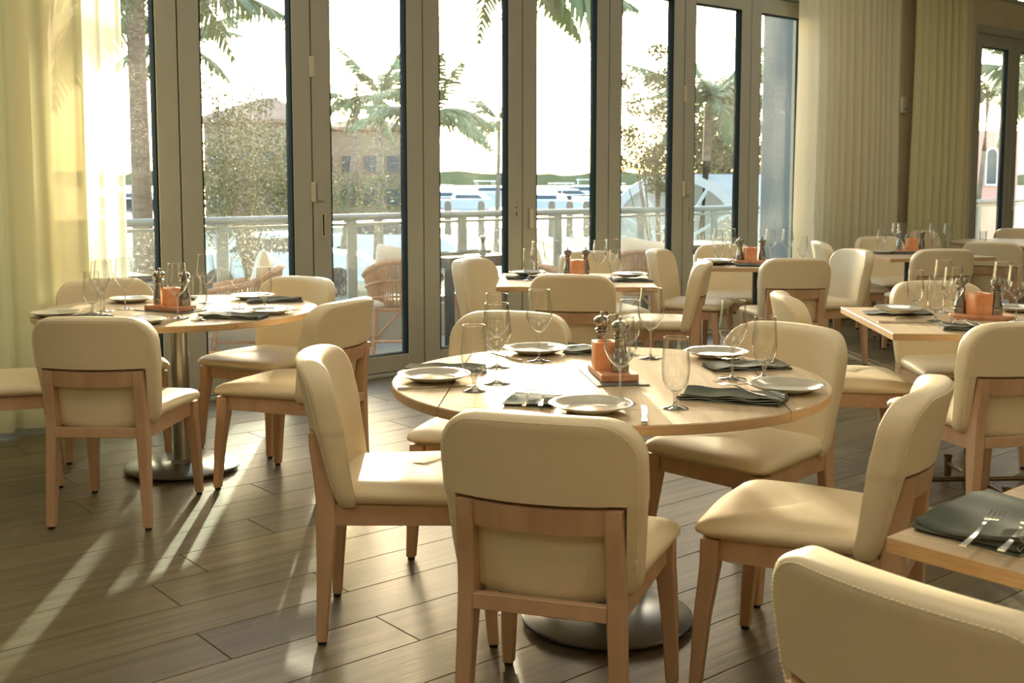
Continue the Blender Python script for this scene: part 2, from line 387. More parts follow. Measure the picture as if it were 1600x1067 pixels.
curtain_thing(6.36, 7.52, -.24, 7.7, 'sheer yellowish curtain right of the thermostat, beside the far right doors', m_=SHEER, lam=.15)

# ================================================================== CHAIRS
def rrect(w, t, r=.014, k=3):
    """cross-section: list of (x, d, sx) d = distance behind the front face"""
    P = []
    xf = [-w + r] + [q * w / .235 for q in (-.199, -.192, -.14, -.07, 0, .07, .14, .192, .199)] + [w - r]
    for q in xf: P.append((q, 0))
    for i in range(1, k + 1): a = PI / 2 * i / k; P.append((w - r + r * math.sin(a), r - r * math.cos(a)))
    P.append((w, t - r))
    for i in range(1, k): a = PI / 2 * i / k; P.append((w - r + r * math.cos(a), t - r + r * math.sin(a)))
    for q in reversed(xf): P.append((q, t))
    for i in range(1, k + 1): a = PI / 2 * i / k; P.append((-w + r - r * math.sin(a), t - r + r * math.cos(a)))
    P.append((-w, r))
    for i in range(1, k): a = PI / 2 * i / k; P.append((-w + r - r * math.cos(a), r - r * math.sin(a)))
    return P
HB = .835
def yfront(x, z):
    f = (z - .43) / (HB - .43)
    return -.205 - .060 * f - .012 * f * f + .055 * (x / .23) ** 2
def wback(z):
    w = .224 + .014 * min(1, max(0, (z - .43) / .22))
    r = .095; zc = HB - r
    if z > zc: w = w - r + math.sqrt(max(0, r * r - (z - zc) ** 2))
    if z < .41: w -= .012 * (1 - (z - .376) / .034)
    return w
def tback(z):
    if z > .632: t = .078
    elif z > .624: t = .046 + .032 * (z - .624) / .008
    else: t = .046
    return t
def backrest():
    rings = []
    zs = [.376, .380, .390, .42, .45, .49, .53, .57, .60, .620, .624, .632, .645, .68, .72, .745, .765, .785, .800, .812, .821, .828, .8325, HB]
    for z in zs:
        w = wback(z); t = tback(z); ins = 0
        if z < .390: ins = .008 * (1 - (z - .376) / .014)
        if z > .812: q = (z - .812) / (HB - .812); ins = .030 * (1 - math.sqrt(max(0, 1 - q * q)))
        tt = t - 2 * ins
        ring = []
        for x, d in rrect(w, max(tt, .012), min(.016, max(tt, .012) * .4)):
            zz = z - .010 * (x / .23) ** 2 * (1 if z > .7 else 0)
            if z < .47: zz += .032 * (x / .2) ** 2 * (1 - (z - .376) / .094)
            if .635 < z < .66: zz += .0
            if abs(x) > .195 * w / .235 and z < .632: d = d * (1 + (max(0, (.076 - .022 * (.63 - z) / .22)) / tt - 1) * min(1, (z - .376) / .03))
            ring.append((x, yfront(x, z) - ins - d, zz))
        rings.append(ring)
    return autosmooth(B().loft(rings).m('backrest', LEATHER), 50)
def stitches():
    b = B(); q = .013; path = []; r_ = .095 - q; zc = HB - .095; w0 = .238 - .095
    L = []
    for k in range(48): L.append((wback(.46 + (zc - .46) * k / 48) - q, .46 + (zc - .46) * k / 48))
    for k in range(20): t = PI / 2 * k / 20; L.append((w0 + r_ * math.cos(t), zc + r_ * math.sin(t)))
    T = [(w0 * (1 - k / 12), zc + r_) for k in range(12)]
    half = L + T
    full = half + [(0, zc + r_)] + [(-x, z) for x, z in reversed(half)]
    # resample
    D_ = [0]
    for i in range(1, len(full)): D_.append(D_[-1] + math.dist(full[i], full[i - 1]))
    def ev(d):
        for i in range(1, len(D_)):
            if D_[i] >= d: f = (d - D_[i - 1]) / max(1e-9, D_[i] - D_[i - 1]); return [full[i - 1][k] + (full[i][k] - full[i - 1][k]) * f for k in (0, 1)]
        return full[-1]
    def P3(x, z):
        ins = 0
        if z > .812: k = (z - .812) / (HB - .812); ins = .030 * (1 - math.sqrt(max(0, 1 - k * k)))
        t = .078 if z > .632 else .076 - .022 * (.63 - z) / .22
        return Vector((x, yfront(x, z) - t + ins - .0004, z - .010 * (x / .23) ** 2 * (z > .7)))
    d = 0
    while d < D_[-1] - .008:
        b.tube([P3(*ev(d)), P3(*ev(d + .0028)), P3(*ev(d + .0056))], [.0008, .0017, .0008], 5); d += .0082
    return b.m('stitching', STITCH)
def seat():
    out = []
    def corner(cx, cy, r, a0, n=5): return [(cx + r * math.cos(a0 + PI / 2 * i / n), cy + r * math.sin(a0 + PI / 2 * i / n)) for i in range(n + 1)]
    O = corner(.205, .205, .045, 0) 
    O += [(.12, .254), (.06, .257), (0, .258), (-.06, .257), (-.12, .254)]
    O += corner(-.205, .205, .045, PI / 2) + [(-.243, .10), (-.232, 0), (-.222, -.1)] + corner(-.182, -.19, .03, PI) + [(-.1, -.222), (0, -.222), (.1, -.222)]
    O += corner(.182, -.19, .03, 1.5 * PI) + [(.222, -.1), (.232, 0), (.243, .10)]
    rings = []
    for sc, z in ((.84, .414), (.93, .418), (.975, .426), (.995, .436), (1.0, .443), (.992, .450), (.965, .460), (.90, .470), (.78, .477), (.6, .480), (.35, .481), (.1, .481)):
        rings.append([(x * sc, y * sc + .01 * (1 - sc), z + (.006 * (1 - abs(x) / .25) if .42 < z < .47 else 0) - (.008 * max(0, y / .25) ** 2 if z > .43 else 0)) for x, y in O])
    return autosmooth(B().loft(rings).m('seat', LEATHER), 60)
def prism(rings, mt, name):       # rings (cx, cy, z, hx, hy)
    b = B(); R = []
    for cx, cy, z, hx, hy in rings:
        c = .004
        R.append([(cx + a, cy + e, z) for a, e in ((-hx + c, -hy), (hx - c, -hy), (hx, -hy + c), (hx, hy - c), (hx - c, hy), (-hx + c, hy), (-hx, hy - c), (-hx, -hy + c))])
    return b.loft(R).m(name, mt)
def rearleg(s):
    return prism([(s * .19, -.262, .012, .0165, .0150), (s * .182, -.252, .22, .019, .022), (s * .176, -.245, .36, .0195, .030), (s * .175, -.246, .42, .0195, .028), (s * .174, -.258, .50, .0195, .022), (s * .173, -.272, .58, .0195, .019), (s * .173, -.276, .623, .0195, .017)], BEECH, 'rear_leg')
def frontleg(s):
    return prism([(s * .228, .236, .012, .0155, .0155), (s * .222, .222, .20, .021, .020), (s * .212, .205, .34, .0255, .024), (s * .210, .203, .413, .026, .025)], BEECH, 'front_leg')
def glide(x, y): return B().lathe([(.010, 0), (.013, .001), (.013, .0115), (.010, .012)], 12, (x, y, 0)).m('glide', BLACK)
def arc_rail():
    R = []
    for i in range(9):
        x = -.157 + .314 * i / 8; y = -.303 + .0 + .030 * (x / .23) ** 2 - .014 * (1 - (x / .157) ** 2)
        y0, y1 = yfront(x, .566) - .0655, yfront(x, .622) - .0665
        R.append([(x, y0 - .0105, .562), (x, y0 + .0105, .562), (x, y1 + .0105, .6225), (x, y1 - .0105, .6225)])
    return B().loft(R).m('back_rail', BEECH)
def siderail(s):
    R = []
    for y, x in ((-.222, .178), (.185, .208)):
        R.append([(s * x - .011, y, .352 if y < 0 else .356), (s * x + .011, y, .352 if y < 0 else .356), (s * x + .011, y, .414), (s * x - .011, y, .414)])
    return B().loft(R).m('side_rail', BEECH)
CH_BACK = backrest(); 
CHAIR = [('seat', seat()), ('backrest', CH_BACK, [('stitching', stitches())]), ('back_rail', arc_rail()),
         ('leg', rearleg(-1), [('foot_glide', glide(-.19, -.262))]), ('leg', rearleg(1), [('foot_glide', glide(.19, -.262))]),
         ('leg', frontleg(-1), [('foot_glide', glide(-.228, .236))]), ('leg', frontleg(1), [('foot_glide', glide(.228, .236))]),
         ('side_rail', siderail(-1)), ('side_rail', siderail(1)),
         ('front_rail', B().box(-.184, .184, .192, .212, .356, .414, c=.002).m('front_rail', BEECH)),
         ('rear_rail', B().box(-.157, .157, -.276, -.254, .362, .400, c=.002).m('rear_rail', BEECH))]
CHAIRS = [
 (.14, 2.718, -17, 'cream leather chair seen squarely from behind, in front of the main round table', 'm'),
 (-.298, 3.35, -87.8, 'cream chair in profile left of the main round table, sunlit seat', 'm'),
 (-.074, 4.045, 163.9, 'cream chair behind the main round table, only its lit inner backrest showing', 'm'),
 (.786, 3.762, 133.9, 'cream chair facing the camera at the right rear of the main round table', 'm'),
 (.803, 2.952, 61.8, 'cream chair turned away at the right front of the main round table', 'm'),
 (.745, 1.585, -53, 'closest cream leather chair, cut off by the bottom right corner, stitched edge', 'c'),
 (-1.581, 4.484, -2.4, 'cream chair seen from behind at the front of the left round table', 'l'),
 (-2.284, 4.932, -68.1, 'cream chair cut off by the left edge, only seat and front legs showing', 'l'),
 (-1.994, 5.525, 205, 'cream leather chair beside the left curtain behind the left round table', 'l'),
 (-1.255, 5.65, 150.5, 'cream chair facing the camera at the right rear of the left round table', 'l'),
 (-.977, 4.90, 67.6, 'cream chair turned away at the right of the left round table', 'l'),
 (-.02, 7.133, -118, 'cream chair in profile left of the square table by the windows', 's'),
 (.376, 6.35, -10.7, 'cream chair seen from behind, front of the square table by the windows', 's'),
 (.638, 7.742, 200, 'cream chair mostly hidden behind the mills of the table by the windows', 's'),
 (.915, 7.06, 80, 'cream leather chair in profile right of the square table by the windows', 's'),
 (1.33, 8.12, -114, 'cream leather chair in profile left of the middle square table', 'r'),
 (1.68, 8.60, 178.8, 'sunlit yellowish chair behind the middle square table, facing the camera', 'r'),
 (1.855, 7.624, 3.3, 'cream chair seen from behind at the front of the middle square table', 'r'),
 (2.26, 8.16, 105.4, 'pale chair facing left at the right end of the middle square table', 'r'),
 (2.85, 9.30, -95, 'pale chair in profile left of the square table before the right curtains', 'f'),
 (3.37, 9.84, 193.3, 'cream leather chair behind the square table before the right curtains', 'f'),
 (3.20, 8.60, 4, 'cream chair seen from behind, front of the table before the right curtains', 'f'),
 (1.525, 5.03, -95, 'cream chair left of the near right square table, its seat in sun', 'q'),
 (2.15, 5.359, 182.3, 'cream leather chair behind the near right square table, facing the camera', 'q'),
 (1.82, 4.34, 14, 'cream chair seen from behind at the right edge, before the near right table', 'q'),
 (4.13, 9.51, -33, 'grey-shaded chair turned away in front of the far right round table', 'g'),
 (5.27, 11.45, 178, 'cream leather chair at the right edge behind the far right round table', 'g'),
 (4.32, 11.10, -140, 'small far chair behind the glasses, just left of the far right round table', 'g'),
]
GN = dict(m='chairs around the main round table', l='chairs around the left round table', s='chairs around the square table by the windows', r='chairs around the middle square table',
          f='chairs around the square table before the right curtains', q='chairs around the near right square table', g='chairs around the far right round table', c='chairs around the corner table')
for x, y, a, lb, g in CHAIRS:
    spawn(CHAIR, 'dining_chair', lb, 'chair', (x, y, 0), math.radians(a), GN[g])

# ================================================================== TABLES
TH = .028; TZ = .75
def round_table(cx, cy, rz, R, label, seams=True):
    r = link('round_table', None, None, (cx, cy, 0), rz); tag(r, label, 'table')
    h = R / math.sqrt(2); g = .0012
    b = B().box(-h + g, h - g, -h + g, h - g, TZ - TH, TZ, c=.0012)
    link('tabletop', b.m('tabletop', OAK), r)
    for k in range(4):
        P = []
        for i in range(25):
            a = -PI / 4 + PI / 2 * i / 24; P.append((max(R * math.cos(a), h + g), R * math.sin(a)))
        rings = []
        for z, ins in ((TZ - TH, .003), (TZ - TH + .003, 0), (TZ - .003, 0), (TZ, .003)):
            rings.append([((h + g) if False else max(x - ins * x / R, h + g), y * (1 - ins / R), z) for x, y in P])
        d = B().loft(rings, M=Matrix.Rotation(k * PI / 2, 4, 'Z')).m('flap', OAK); d.materials.append(OAKE)
        for p in d.polygons:
            if abs(p.normal.z) < .6: p.material_index = 1
        link('table_leaf', d, r)
    link('column', autosmooth(B().lathe([(.040, .02), (.040, .70), (.05, .705), (.05, .712)], 28).m('col', STEEL)), r)
    link('base_disc', autosmooth(B().lathe([(.255, .012), (.262, .014), (.262, .020), (.255, .024), (.08, .028), (.055, .034), (.042, .05)], 56).m('disc', BASEM)), r)
    link('top_bracket', B().box(-.22, .22, -.03, .03, .712, TZ - TH).box(-.03, .03, -.22, .22, .712, TZ - TH).m('brk', BLACK), r)
    for k in range(4):
        a = k * PI / 2 + .4; link('foot_glide', B().lathe([(.010, 0), (.014, .001), (.014, .008), (.006, .009), (.006, .014)], 12, (.225 * math.cos(a), .225 * math.sin(a), 0)).m('adj', BLACK), r)
    return r
round_table(.291, 3.334, -.061, .649, 'main round oak table in the centre with drop-leaf seams, laid for five')
round_table(-1.54, 5.14, math.radians(-7), .632, 'left round oak table by the curtain, on a steel column and disc base')
round_table(4.87, 10.65, .2, .66, 'far right round table by the doors, bare top except one tumbler')
def square_table(cx, cy, rz, wx, wy, label, base='cross'):
    r = link('square_table', None, None, (cx, cy, 0), rz); tag(r, label, 'table')
    d = B().box(-wx / 2, wx / 2, -wy / 2, wy / 2, TZ - TH, TZ, c=.002).m('tabletop', OAK); d.materials.append(OAKE)
    for p in d.polygons:
        if abs(p.normal.z) < .6: p.material_index = 1
    link('tabletop', d, r)
    link('column', autosmooth(B().lathe([(.050, .16), (.050, .70), (.07, .702), (.07, TZ - TH)], 24).m('col', BLACK)), r)
    link('column_sleeve', autosmooth(B().lathe([(.053, .012), (.057, .016), (.057, .15), (.053, .165)], 24).m('slv', BRONZE)), r)
    for k in range(4):
        a = k * PI / 2 + .12; c, s_ = math.cos(a), math.sin(a)
        l = link('base_arm', B().tube([(.05 * c, .05 * s_, .06), (.27 * c, .27 * s_, .06)], .011, 10).m('arm', BRONZE), r)
        link('foot_post', autosmooth(B().lathe([(.013, 0), (.016, .002), (.016, .085), (.019, .088), (.019, .098), (.012, .101)], 14, (.27 * c, .27 * s_, 0)).m('fp', BRONZE)), l)
square_table(.375, 6.655, math.radians(-2), .90, .90, 'square oak table by the windows left of centre, behind the main table')
square_table(1.765, 7.96, math.radians(-8), .86, .86, 'middle square oak table in front of the right-hand glass doors')
square_table(3.20, 8.96, math.radians(12), .90, .90, 'square oak table before the right curtains')
square_table(2.0, 4.735, math.radians(3.9) * -1, .98, .91, 'near right square oak table with a black column and bronze cross base')
square_table(1.164, 1.792, math.radians(40.6), .76, .76, 'corner of a bare oak table at the lower right holding a folded napkin')

# ================================================================== TABLEWARE
def napkin(L, Wd, layers, seed, th=.0026):
    """one cloth folded back and forth; L along x, Wd along y"""
    rnd = random.Random(seed); C = []; z = th * .6
    for k in range(layers):
        a, e = (-L / 2, L / 2) if k % 2 == 0 else (L / 2, -L / 2)
        a += rnd.uniform(-.004, .004); n = 14
        for i in range(n + 1):
            x = a + (e - a) * i / n; C.append((x, z + .0016 * math.sin(x * 60 + seed + k) * (k > 0)))
        if k < layers - 1:
            g = .0040
            for i in range(1, 4):
                t = PI * i / 4; C.append((e + (.0035 if e > 0 else -.0035) * math.sin(t), z + g / 2 - g / 2 * math.cos(t)))
            z += g
    # offset polyline to both sides -> closed section
    def off(d):
        O = []
        for i, (x, zz) in enumerate(C):
            p, q = C[max(i - 1, 0)], C[min(i + 1, len(C) - 1)]; dx, dz = q[0] - p[0], q[1] - p[1]; l = math.hypot(dx, dz) or 1
            O.append((x - dz / l * d, zz + dx / l * d))
        return O
    sec = off(th / 2 * .9) + off(-th / 2 * .9)[::-1]
    ny = 10; rings = []
    def wob(x, y, z): return z * (1 + .35 * math.sin(y * 23 + seed) * math.sin(x * 17 + seed * 2)) + .004 * z / .012 * (abs(y) / (Wd / 2)) ** 3
    for j in range(ny + 1):
        y = -Wd / 2 + Wd * j / ny
        rings.append([(x + .004 * math.sin(y * 30 + seed + z * 300), y + .003 * math.sin(x * 25 + z * 500 + seed), max(wob(x, y, z), .0004)) for x, z in sec])
    cloth = autosmooth(B().loft(rings).m('cloth', NAP), 70)
    hems = []
    for y, sg in ((-Wd / 2, -1), (Wd / 2, 1)):
        P = [(x + .004 * math.sin(y * 30 + seed + z * 300), y + .003 * math.sin(x * 25 + z * 500 + seed) + sg * .0006, max(wob(x, y, z), .0014)) for x, z in C]
        hems.append(('hem', B().tube(P, .0011, 4).m('hem', NAPD)))
    return [('cloth', cloth)] + hems
def fork():
    h = B(); P = [(-.115, 0, .0035), (-.09, 0, .003), (-.05, 0, .0035), (-.01, 0, .008), (.015, 0, .012), (.03, 0, .010)]; Wd = [.0055, .005, .0035, .0026, .003, .0085]
    h.loft([[(x, -w_, z - .0010), (x, w_, z - .0010), (x, w_, z + .0010), (x, -w_, z + .0010)] for (x, _, z), w_ in zip(P, Wd)])
    parts = [('handle', autosmooth(h.m('fork_handle', CUTL), 60))]
    hd = B()
    hd.loft([[(x, -w_, z - .0008), (x, w_, z - .0008), (x, w_, z + .0008), (x, -w_, z + .0008)] for x, w_, z in ((.03, .0085, .010), (.038, .0115, .0075), (.048, .012, .0065))])
    parts.append(('fork_head', hd.m('fork_head', CUTL)))
    for k in range(4):
        y = -.0102 + .0068 * k
        parts.append(('tine', B().loft([[(x, y - a, z - .0008), (x, y + a, z - .0008), (x, y + a, z + .0008), (x, y - a, z + .0008)] for x, z, a in ((.047, .0065, .0017), (.07, .0068, .0014), (.092, .0105, .0006))]).m('tine', CUTL)))
    return parts
def knife():
    h = B().loft([[(x, -a, z0), (x, a, z0), (x, a, z1), (x, -a, z1)] for x, a, z0, z1 in ((-.115, .005, .0012, .006), (-.108, .008, .0004, .0075), (-.06, .0062, .0006, .0068), (-.02, .0055, .001, .006), (-.008, .0042, .0012, .005))])
    bl = B().loft([[(x, -a, .0022), (x, c, .0022), (x, c, .0036), (x, -a, .0036)] for x, a, c in ((-.008, .0042, .0042), (.0, .0085, .005), (.07, .0095, .0055), (.10, .0075, .006), (.115, .001, .005))])
    return [('handle', autosmooth(h.m('kh', CUTL), 50)), ('blade', bl.m('blade', CUTL))]
def wine():
    foot = B().lathe([(.041, 0), (.042, .0008), (.041, .0018), (.020, .0040), (.008, .0075), (.0045, .014)], 32).m('foot', SOLIDG, True)
    stem = B().lathe([(.0046, .0139), (.0036, .030), (.0034, .070), (.0042, .088), (.0085, .0965)], 12).m('stem', SOLIDG, True)
    o = [(.0086, .0966), (.020, .1065), (.033, .124), (.0425, .145), (.0435, .152), (.0428, .160), (.039, .192), (.0345, .236)]
    bowl = B().lathe([(.001, .0964)] + o, 36, caps=False).m('bowl', CRYSTAL, True)
    rim = B().tube([(.0345 * math.cos(2 * PI * k / 36), .0345 * math.sin(2 * PI * k / 36), .236) for k in range(37)], .0007, 5, caps=False).m('rim', SOLIDG, True)
    return [('bowl', bowl, [('rim', rim)]), ('stem', stem), ('foot', foot)]
def goblet():
    foot = B().lathe([(.034, 0), (.035, .0008), (.034, .0020), (.018, .0055), (.009, .011), (.006, .018)], 32).m('foot', SOLIDG, True)
    stem = B().lathe([(.0062, .0179), (.0058, .030), (.0085, .040), (.014, .046)], 14).m('stem', SOLIDG, True)
    o = [(.0141, .0461), (.025, .055), (.033, .072), (.0368, .095), (.0370, .110), (.035, .140), (.0315, .188)]
    bowl = B().lathe([(.001, .0459)] + o, 36, caps=False).m('bowl', CRYSTAL, True)
    rim = B().tube([(.0315 * math.cos(2 * PI * k / 36), .0315 * math.sin(2 * PI * k / 36), .188) for k in range(37)], .0007, 5, caps=False).m('rim', SOLIDG, True)
    return [('bowl', bowl, [('rim', rim)]), ('stem', stem), ('foot', foot)]
def plate():
    d = B().lathe([(.048, 0), (.060, .0008), (.064, .003), (.090, .0125), (.107, .0205), (.109, .0222), (.1075, .0228), (.095, .0195), (.072, .0105), (.060, .0082), (.02, .0076)], 56).m('plate', PLATE)
    return autosmooth(d, 50)
def mill():
    body = B().lathe([(.024, 0), (.0265, .001), (.0265, .020), (.0250, .023), (.0250, .030), (.0262, .033), (.0255, .038), (.0200, .060), (.0165, .082), (.0160, .094), (.0185, .098), (.0185, .103)], 28)
    head = B().lathe([(.0150, .1032), (.0210, .107), (.0215, .112), (.0160, .116), (.0155, .119), (.0215, .124), (.0262, .133), (.0255, .142), (.0180, .150), (.006, .153)], 28)
    knob = B().lathe([(.0035, .1531), (.0035, .157), (.0065, .159), (.0068, .163), (.004, .166)], 16)
    return [('body', autosmooth(body.m('mb', MILLM), 25)), ('head', autosmooth(head.m('mh', MILLM), 25)), ('knob', autosmooth(knob.m('mk', MILLM), 40))]
def saltblock(s=.043, h=.092, seed=1):
    rnd = random.Random(seed); rings = []
    n = 24
    def sq(a, r): c, q = math.cos(a), math.sin(a); e = .34; return (r * math.copysign(abs(c) ** e, c), r * math.copysign(abs(q) ** e, q))
    for z, k in ((0, .94), (.003, .985), (.03, 1), (.06, 1.0), (h - .004, 1.02), (h - .001, .99), (h, .95), (h - .001, .62), (h - .012, .55), (h - .022, .50)):
        rings.append([(sq(2 * PI * i / n, s * k)[0] + .0012 * math.sin(i * 3 + z * 90), sq(2 * PI * i / n, s * k)[1] + .0012 * math.cos(i * 2 + z * 70), z) for i in range(n)])
    blk = autosmooth(B().loft(rings).m('salt', SALT), 45)
    cup = B().lathe([(.0185, h - .0215), (.0190, h - .008), (.0178, h - .008), (.0172, h - .014)], 20).m('cup', CUTL)
    return [('salt_block', blk), ('tealight_cup', cup)]
def slab(L, Wd, h=.022, rounded=False):
    if not rounded: return autosmooth(B().box(-Wd / 2, Wd / 2, -L / 2, L / 2, 0, h, c=.0025).m('slab', SALT2), 30)
    rings = [[(Wd / 2 * k * math.copysign(abs(math.cos(a)) ** .5, math.cos(a)), L / 2 * k * math.copysign(abs(math.sin(a)) ** .5, math.sin(a)), z) for a in [2 * PI * i / 40 for i in range(40)]] for z, k in ((0, .95), (.004, .985), (h - .003, 1), (h, .98), (h, .2))]
    return autosmooth(B().loft(rings).m('slab', SALT2), 30)
WINE, WATERG, FORK, KNIFE, PLT, MILL, CANDLE = wine(), goblet(), fork(), knife(), plate(), mill(), saltblock()
NK = {}
def nap(L, Wd, n, seed):
    k = (L, Wd, n, seed)
    if k not in NK: NK[k] = napkin(*k)
    return NK[k]
def put(kit, name, cat, x, y, lb, g, z=TZ, a=0): return spawn(kit, name, lb, cat, (x, y, z), math.radians(a), g)
def wine_at(x, y, lb, g): put(WINE, 'wine_glass', 'wine glass', x, y, lb, g)
def water_at(x, y, lb, g): put(WATERG, 'water_goblet', 'water glass', x, y, lb, g)
def plate_at(x, y, lb, g, z=TZ): put(PLT, 'dinner_plate', 'plate', x, y, lb, g, z)
def nap_at(x, y, a, L, Wd, n, lb, g, seed=1): put(nap(L, Wd, n, seed), 'folded_napkin', 'napkin', x, y, lb, g, TZ, a); return TZ + .004 * n + .0035
def fork_at(x, y, a, z, lb, g): put(FORK, 'fork', 'fork', x, y, lb, g, z, a)
def knife_at(x, y, a, lb, g, z=TZ): put(KNIFE, 'knife', 'knife', x, y, lb, g, z, a)

# ---- main round table
M_ = 'main round table'; g = 'wine glasses on the main round table'
wine_at(.089, 3.655, 'tall wine glass in front of the rear left plate on the main round table', g)
wine_at(-.045, 3.248, 'wine glass overlapping a second one near the left plate on the main table', g)
wine_at(-.048, 3.53, 'wine glass half hidden behind another at the left of the main round table', g)
wine_at(.289, 2.95, 'wine glass standing before the salt candle and mills on the main table', g)
wine_at(.463, 3.708, 'wine glass behind the salt candle, right of centre on the main round table', g)
wine_at(.661, 3.322, 'wine glass by the dark folded napkin at the right of the main table', g)
g = 'water goblets on the main round table'
water_at(-.107, 3.128, 'short-stemmed water goblet beside the left plate on the main round table', g)
water_at(.427, 2.888, 'short-stemmed water goblet nearest the camera on the main round table', g)
water_at(.757, 3.322, 'short-stemmed water goblet beside the right plate on the main round table', g)
water_at(.40, 3.78, 'water goblet seen through the wine glasses behind the salt candle, main table', g)
g = 'plates on the main round table'
plate_at(-.232, 3.30, 'shallow grey-green plate at the left edge of the main round table', g)
plate_at(.080, 3.825, 'shallow plate at the rear left edge of the main round table', g)
plate_at(.690, 3.740, 'shallow plate at the rear right edge of the main round table', g)
plate_at(.777, 3.130, 'shallow plate at the right edge of the main round table', g)
plate_at(.204, 2.858, 'shallow plate nearest the camera on the main round table', g)
g = 'napkins on the main round table'
nap_at(-.205, 3.475, -3, .24, .10, 3, 'dark napkin behind the left plate of the main round table', g, 2)
z2 = nap_at(.248, 3.84, -8, .12, .13, 4, 'crumpled sunlit napkin beside the rear left plate of the main table', g, 3)
z3 = nap_at(.745, 3.52, 12, .25, .12, 3, 'dark folded napkin in front of the rear right plate, main table', g, 4)
z4 = nap_at(.600, 3.005, -22, .27, .12, 4, 'dark folded napkin in front of the right plate, main round table', g, 5)
z5 = nap_at(.055, 2.98, 78, .16, .13, 2, 'napkin with two forks left of the nearest plate, main table', g, 6)
g = 'forks on the main round table'
fork_at(.042, 2.96, 84, z5, 'left one of two forks on the napkin by the nearest plate', g)
fork_at(.085, 2.965, 84, z5, 'right one of two forks on the napkin by the nearest plate', g)
fork_at(.62, 3.045, 118, z4, 'fork on the napkin in front of the right plate, main table, tines outward', g)
fork_at(.665, 3.055, 122, z4, 'second fork on the napkin before the right plate, touching the plate side', g)
fork_at(.735, 3.53, 140, z3, 'fork on the napkin before the rear right plate, main table', g)
fork_at(.235, 3.82, -20, z2, 'fork on the crumpled napkin beside the rear left plate', g)
g = 'knives on the main round table'
knife_at(-.215, 3.18, 12, 'table knife lying in front of the left plate, main round table', g)
knife_at(.335, 2.80, 84, 'table knife right of the nearest plate, blade pointing away, main table', g)
knife_at(-.025, 3.745, 118, 'table knife left of the rear left plate, main round table', g)
knife_at(.790, 3.262, 172, 'table knife peeping out behind the right plate, main round table', g)
spawn(autosmooth(B().box(-.078, .078, -.15, .15, 0, .004, c=.0012).m('slate', SLATE), 30), 'slate_tray', 'thin dark tray under the salt slab on the main round table', 'tray', (.305, 3.350, TZ), math.radians(7), 'slate trays')
spawn(slab(.215, .112), 'salt_slab', 'rectangular pink salt slab under the mills on the main round table', 'slab', (.305, 3.355, TZ + .004), math.radians(7), 'salt slabs')
ZS = TZ + .026
g = 'metal mills on the main round table'
put(MILL, 'pepper_mill', 'pepper mill', .322, 3.300, 'metal mill in front of the salt candle on the main round table', g, ZS)
put(MILL, 'pepper_mill', 'pepper mill', .278, 3.425, 'metal mill behind the salt candle on the main round table', g, ZS)
put(saltblock(.035, .085, 5), 'candle_holder', 'candle holder', .280, 3.352, 'orange salt candle holder between the mills on the main round table', 'salt candle holders', ZS, 8)

# ---- left round table
g = 'wine glasses on the left round table'
wine_at(-1.784, 5.135, 'wine glass in front of the rear plate on the left round table', g)
wine_at(-1.816, 4.915, 'wine glass in the left cluster on the left round table', g)
wine_at(-1.442, 4.801, 'wine glass before the orange candle on the left round table', g)
wine_at(-1.474, 5.376, 'tall wine glass right behind the candle on the left round table', g)
wine_at(-1.264, 5.161, 'wine glass in the sun near the glass door, left round table', g)
wine_at(-1.85, 5.05, 'wine glass partly hidden in the left cluster, left round table', g)
g = 'water goblets on the left round table'
water_at(-1.872, 4.965, 'water goblet by the far left plate on the left round table', g)
water_at(-1.33, 4.72, 'water goblet by the front napkin on the left round table', g)
water_at(-1.16, 5.213, 'water goblet by the right rear napkin on the left round table', g)
g = 'plates on the left round table'
plate_at(-1.995, 4.86, 'plate at the left edge of the left round table', g)
plate_at(-1.86, 5.44, 'plate at the rear left of the left round table', g)
plate_at(-1.538, 4.62, 'plate behind the chair back at the front of the left table', g)
plate_at(-1.30, 5.58, 'plate at the rear right of the left round table', g)
plate_at(-1.08, 4.97, 'plate at the right edge of the left round table', g)
g = 'napkins on the left round table'
nap_at(-1.83, 4.74, 3, .24, .10, 3, 'dark napkin with the far left plate on the left round table', g, 7)
nap_at(-1.20, 4.80, -12, .27, .11, 4, 'dark folded napkin at the front right of the left table', g, 8)
nap_at(-1.16, 5.44, 18, .25, .11, 4, 'dark folded napkin at the rear right of the left table', g, 9)
nap_at(-1.66, 5.55, 10, .16, .10, 3, 'dark napkin beside the rear left plate of the left table', g, 10)
g = 'knives on the left round table'
knife_at(-1.425, 4.70, 75, 'table knife by the front plate of the left round table', g)
knife_at(-.99, 5.10, -8, 'table knife by the right plate of the left round table', g)
spawn(autosmooth(B().box(-.078, .078, -.15, .15, 0, .004, c=.0012).m('slate', SLATE), 30), 'slate_tray', 'thin dark tray under the salt slab on the left round table', 'tray', (-1.56, 5.08, TZ), math.radians(62), 'slate trays')
spawn(slab(.215, .112), 'salt_slab', 'pink salt slab under the mills on the left round table', 'slab', (-1.56, 5.08, TZ + .004), math.radians(62), 'salt slabs')
g = 'metal mills on the left round table'
put(MILL, 'pepper_mill', 'pepper mill', -1.622, 5.125, 'metal mill left of the candle on the left round table', g, ZS)
put(MILL, 'pepper_mill', 'pepper mill', -1.487, 5.060, 'metal mill right of the candle on the left round table', g, ZS)
put(saltblock(.036, .080, 6), 'candle_holder', 'candle holder', -1.548, 5.065, 'red-orange salt candle holder on the left round table', 'salt candle holders', ZS, 30)

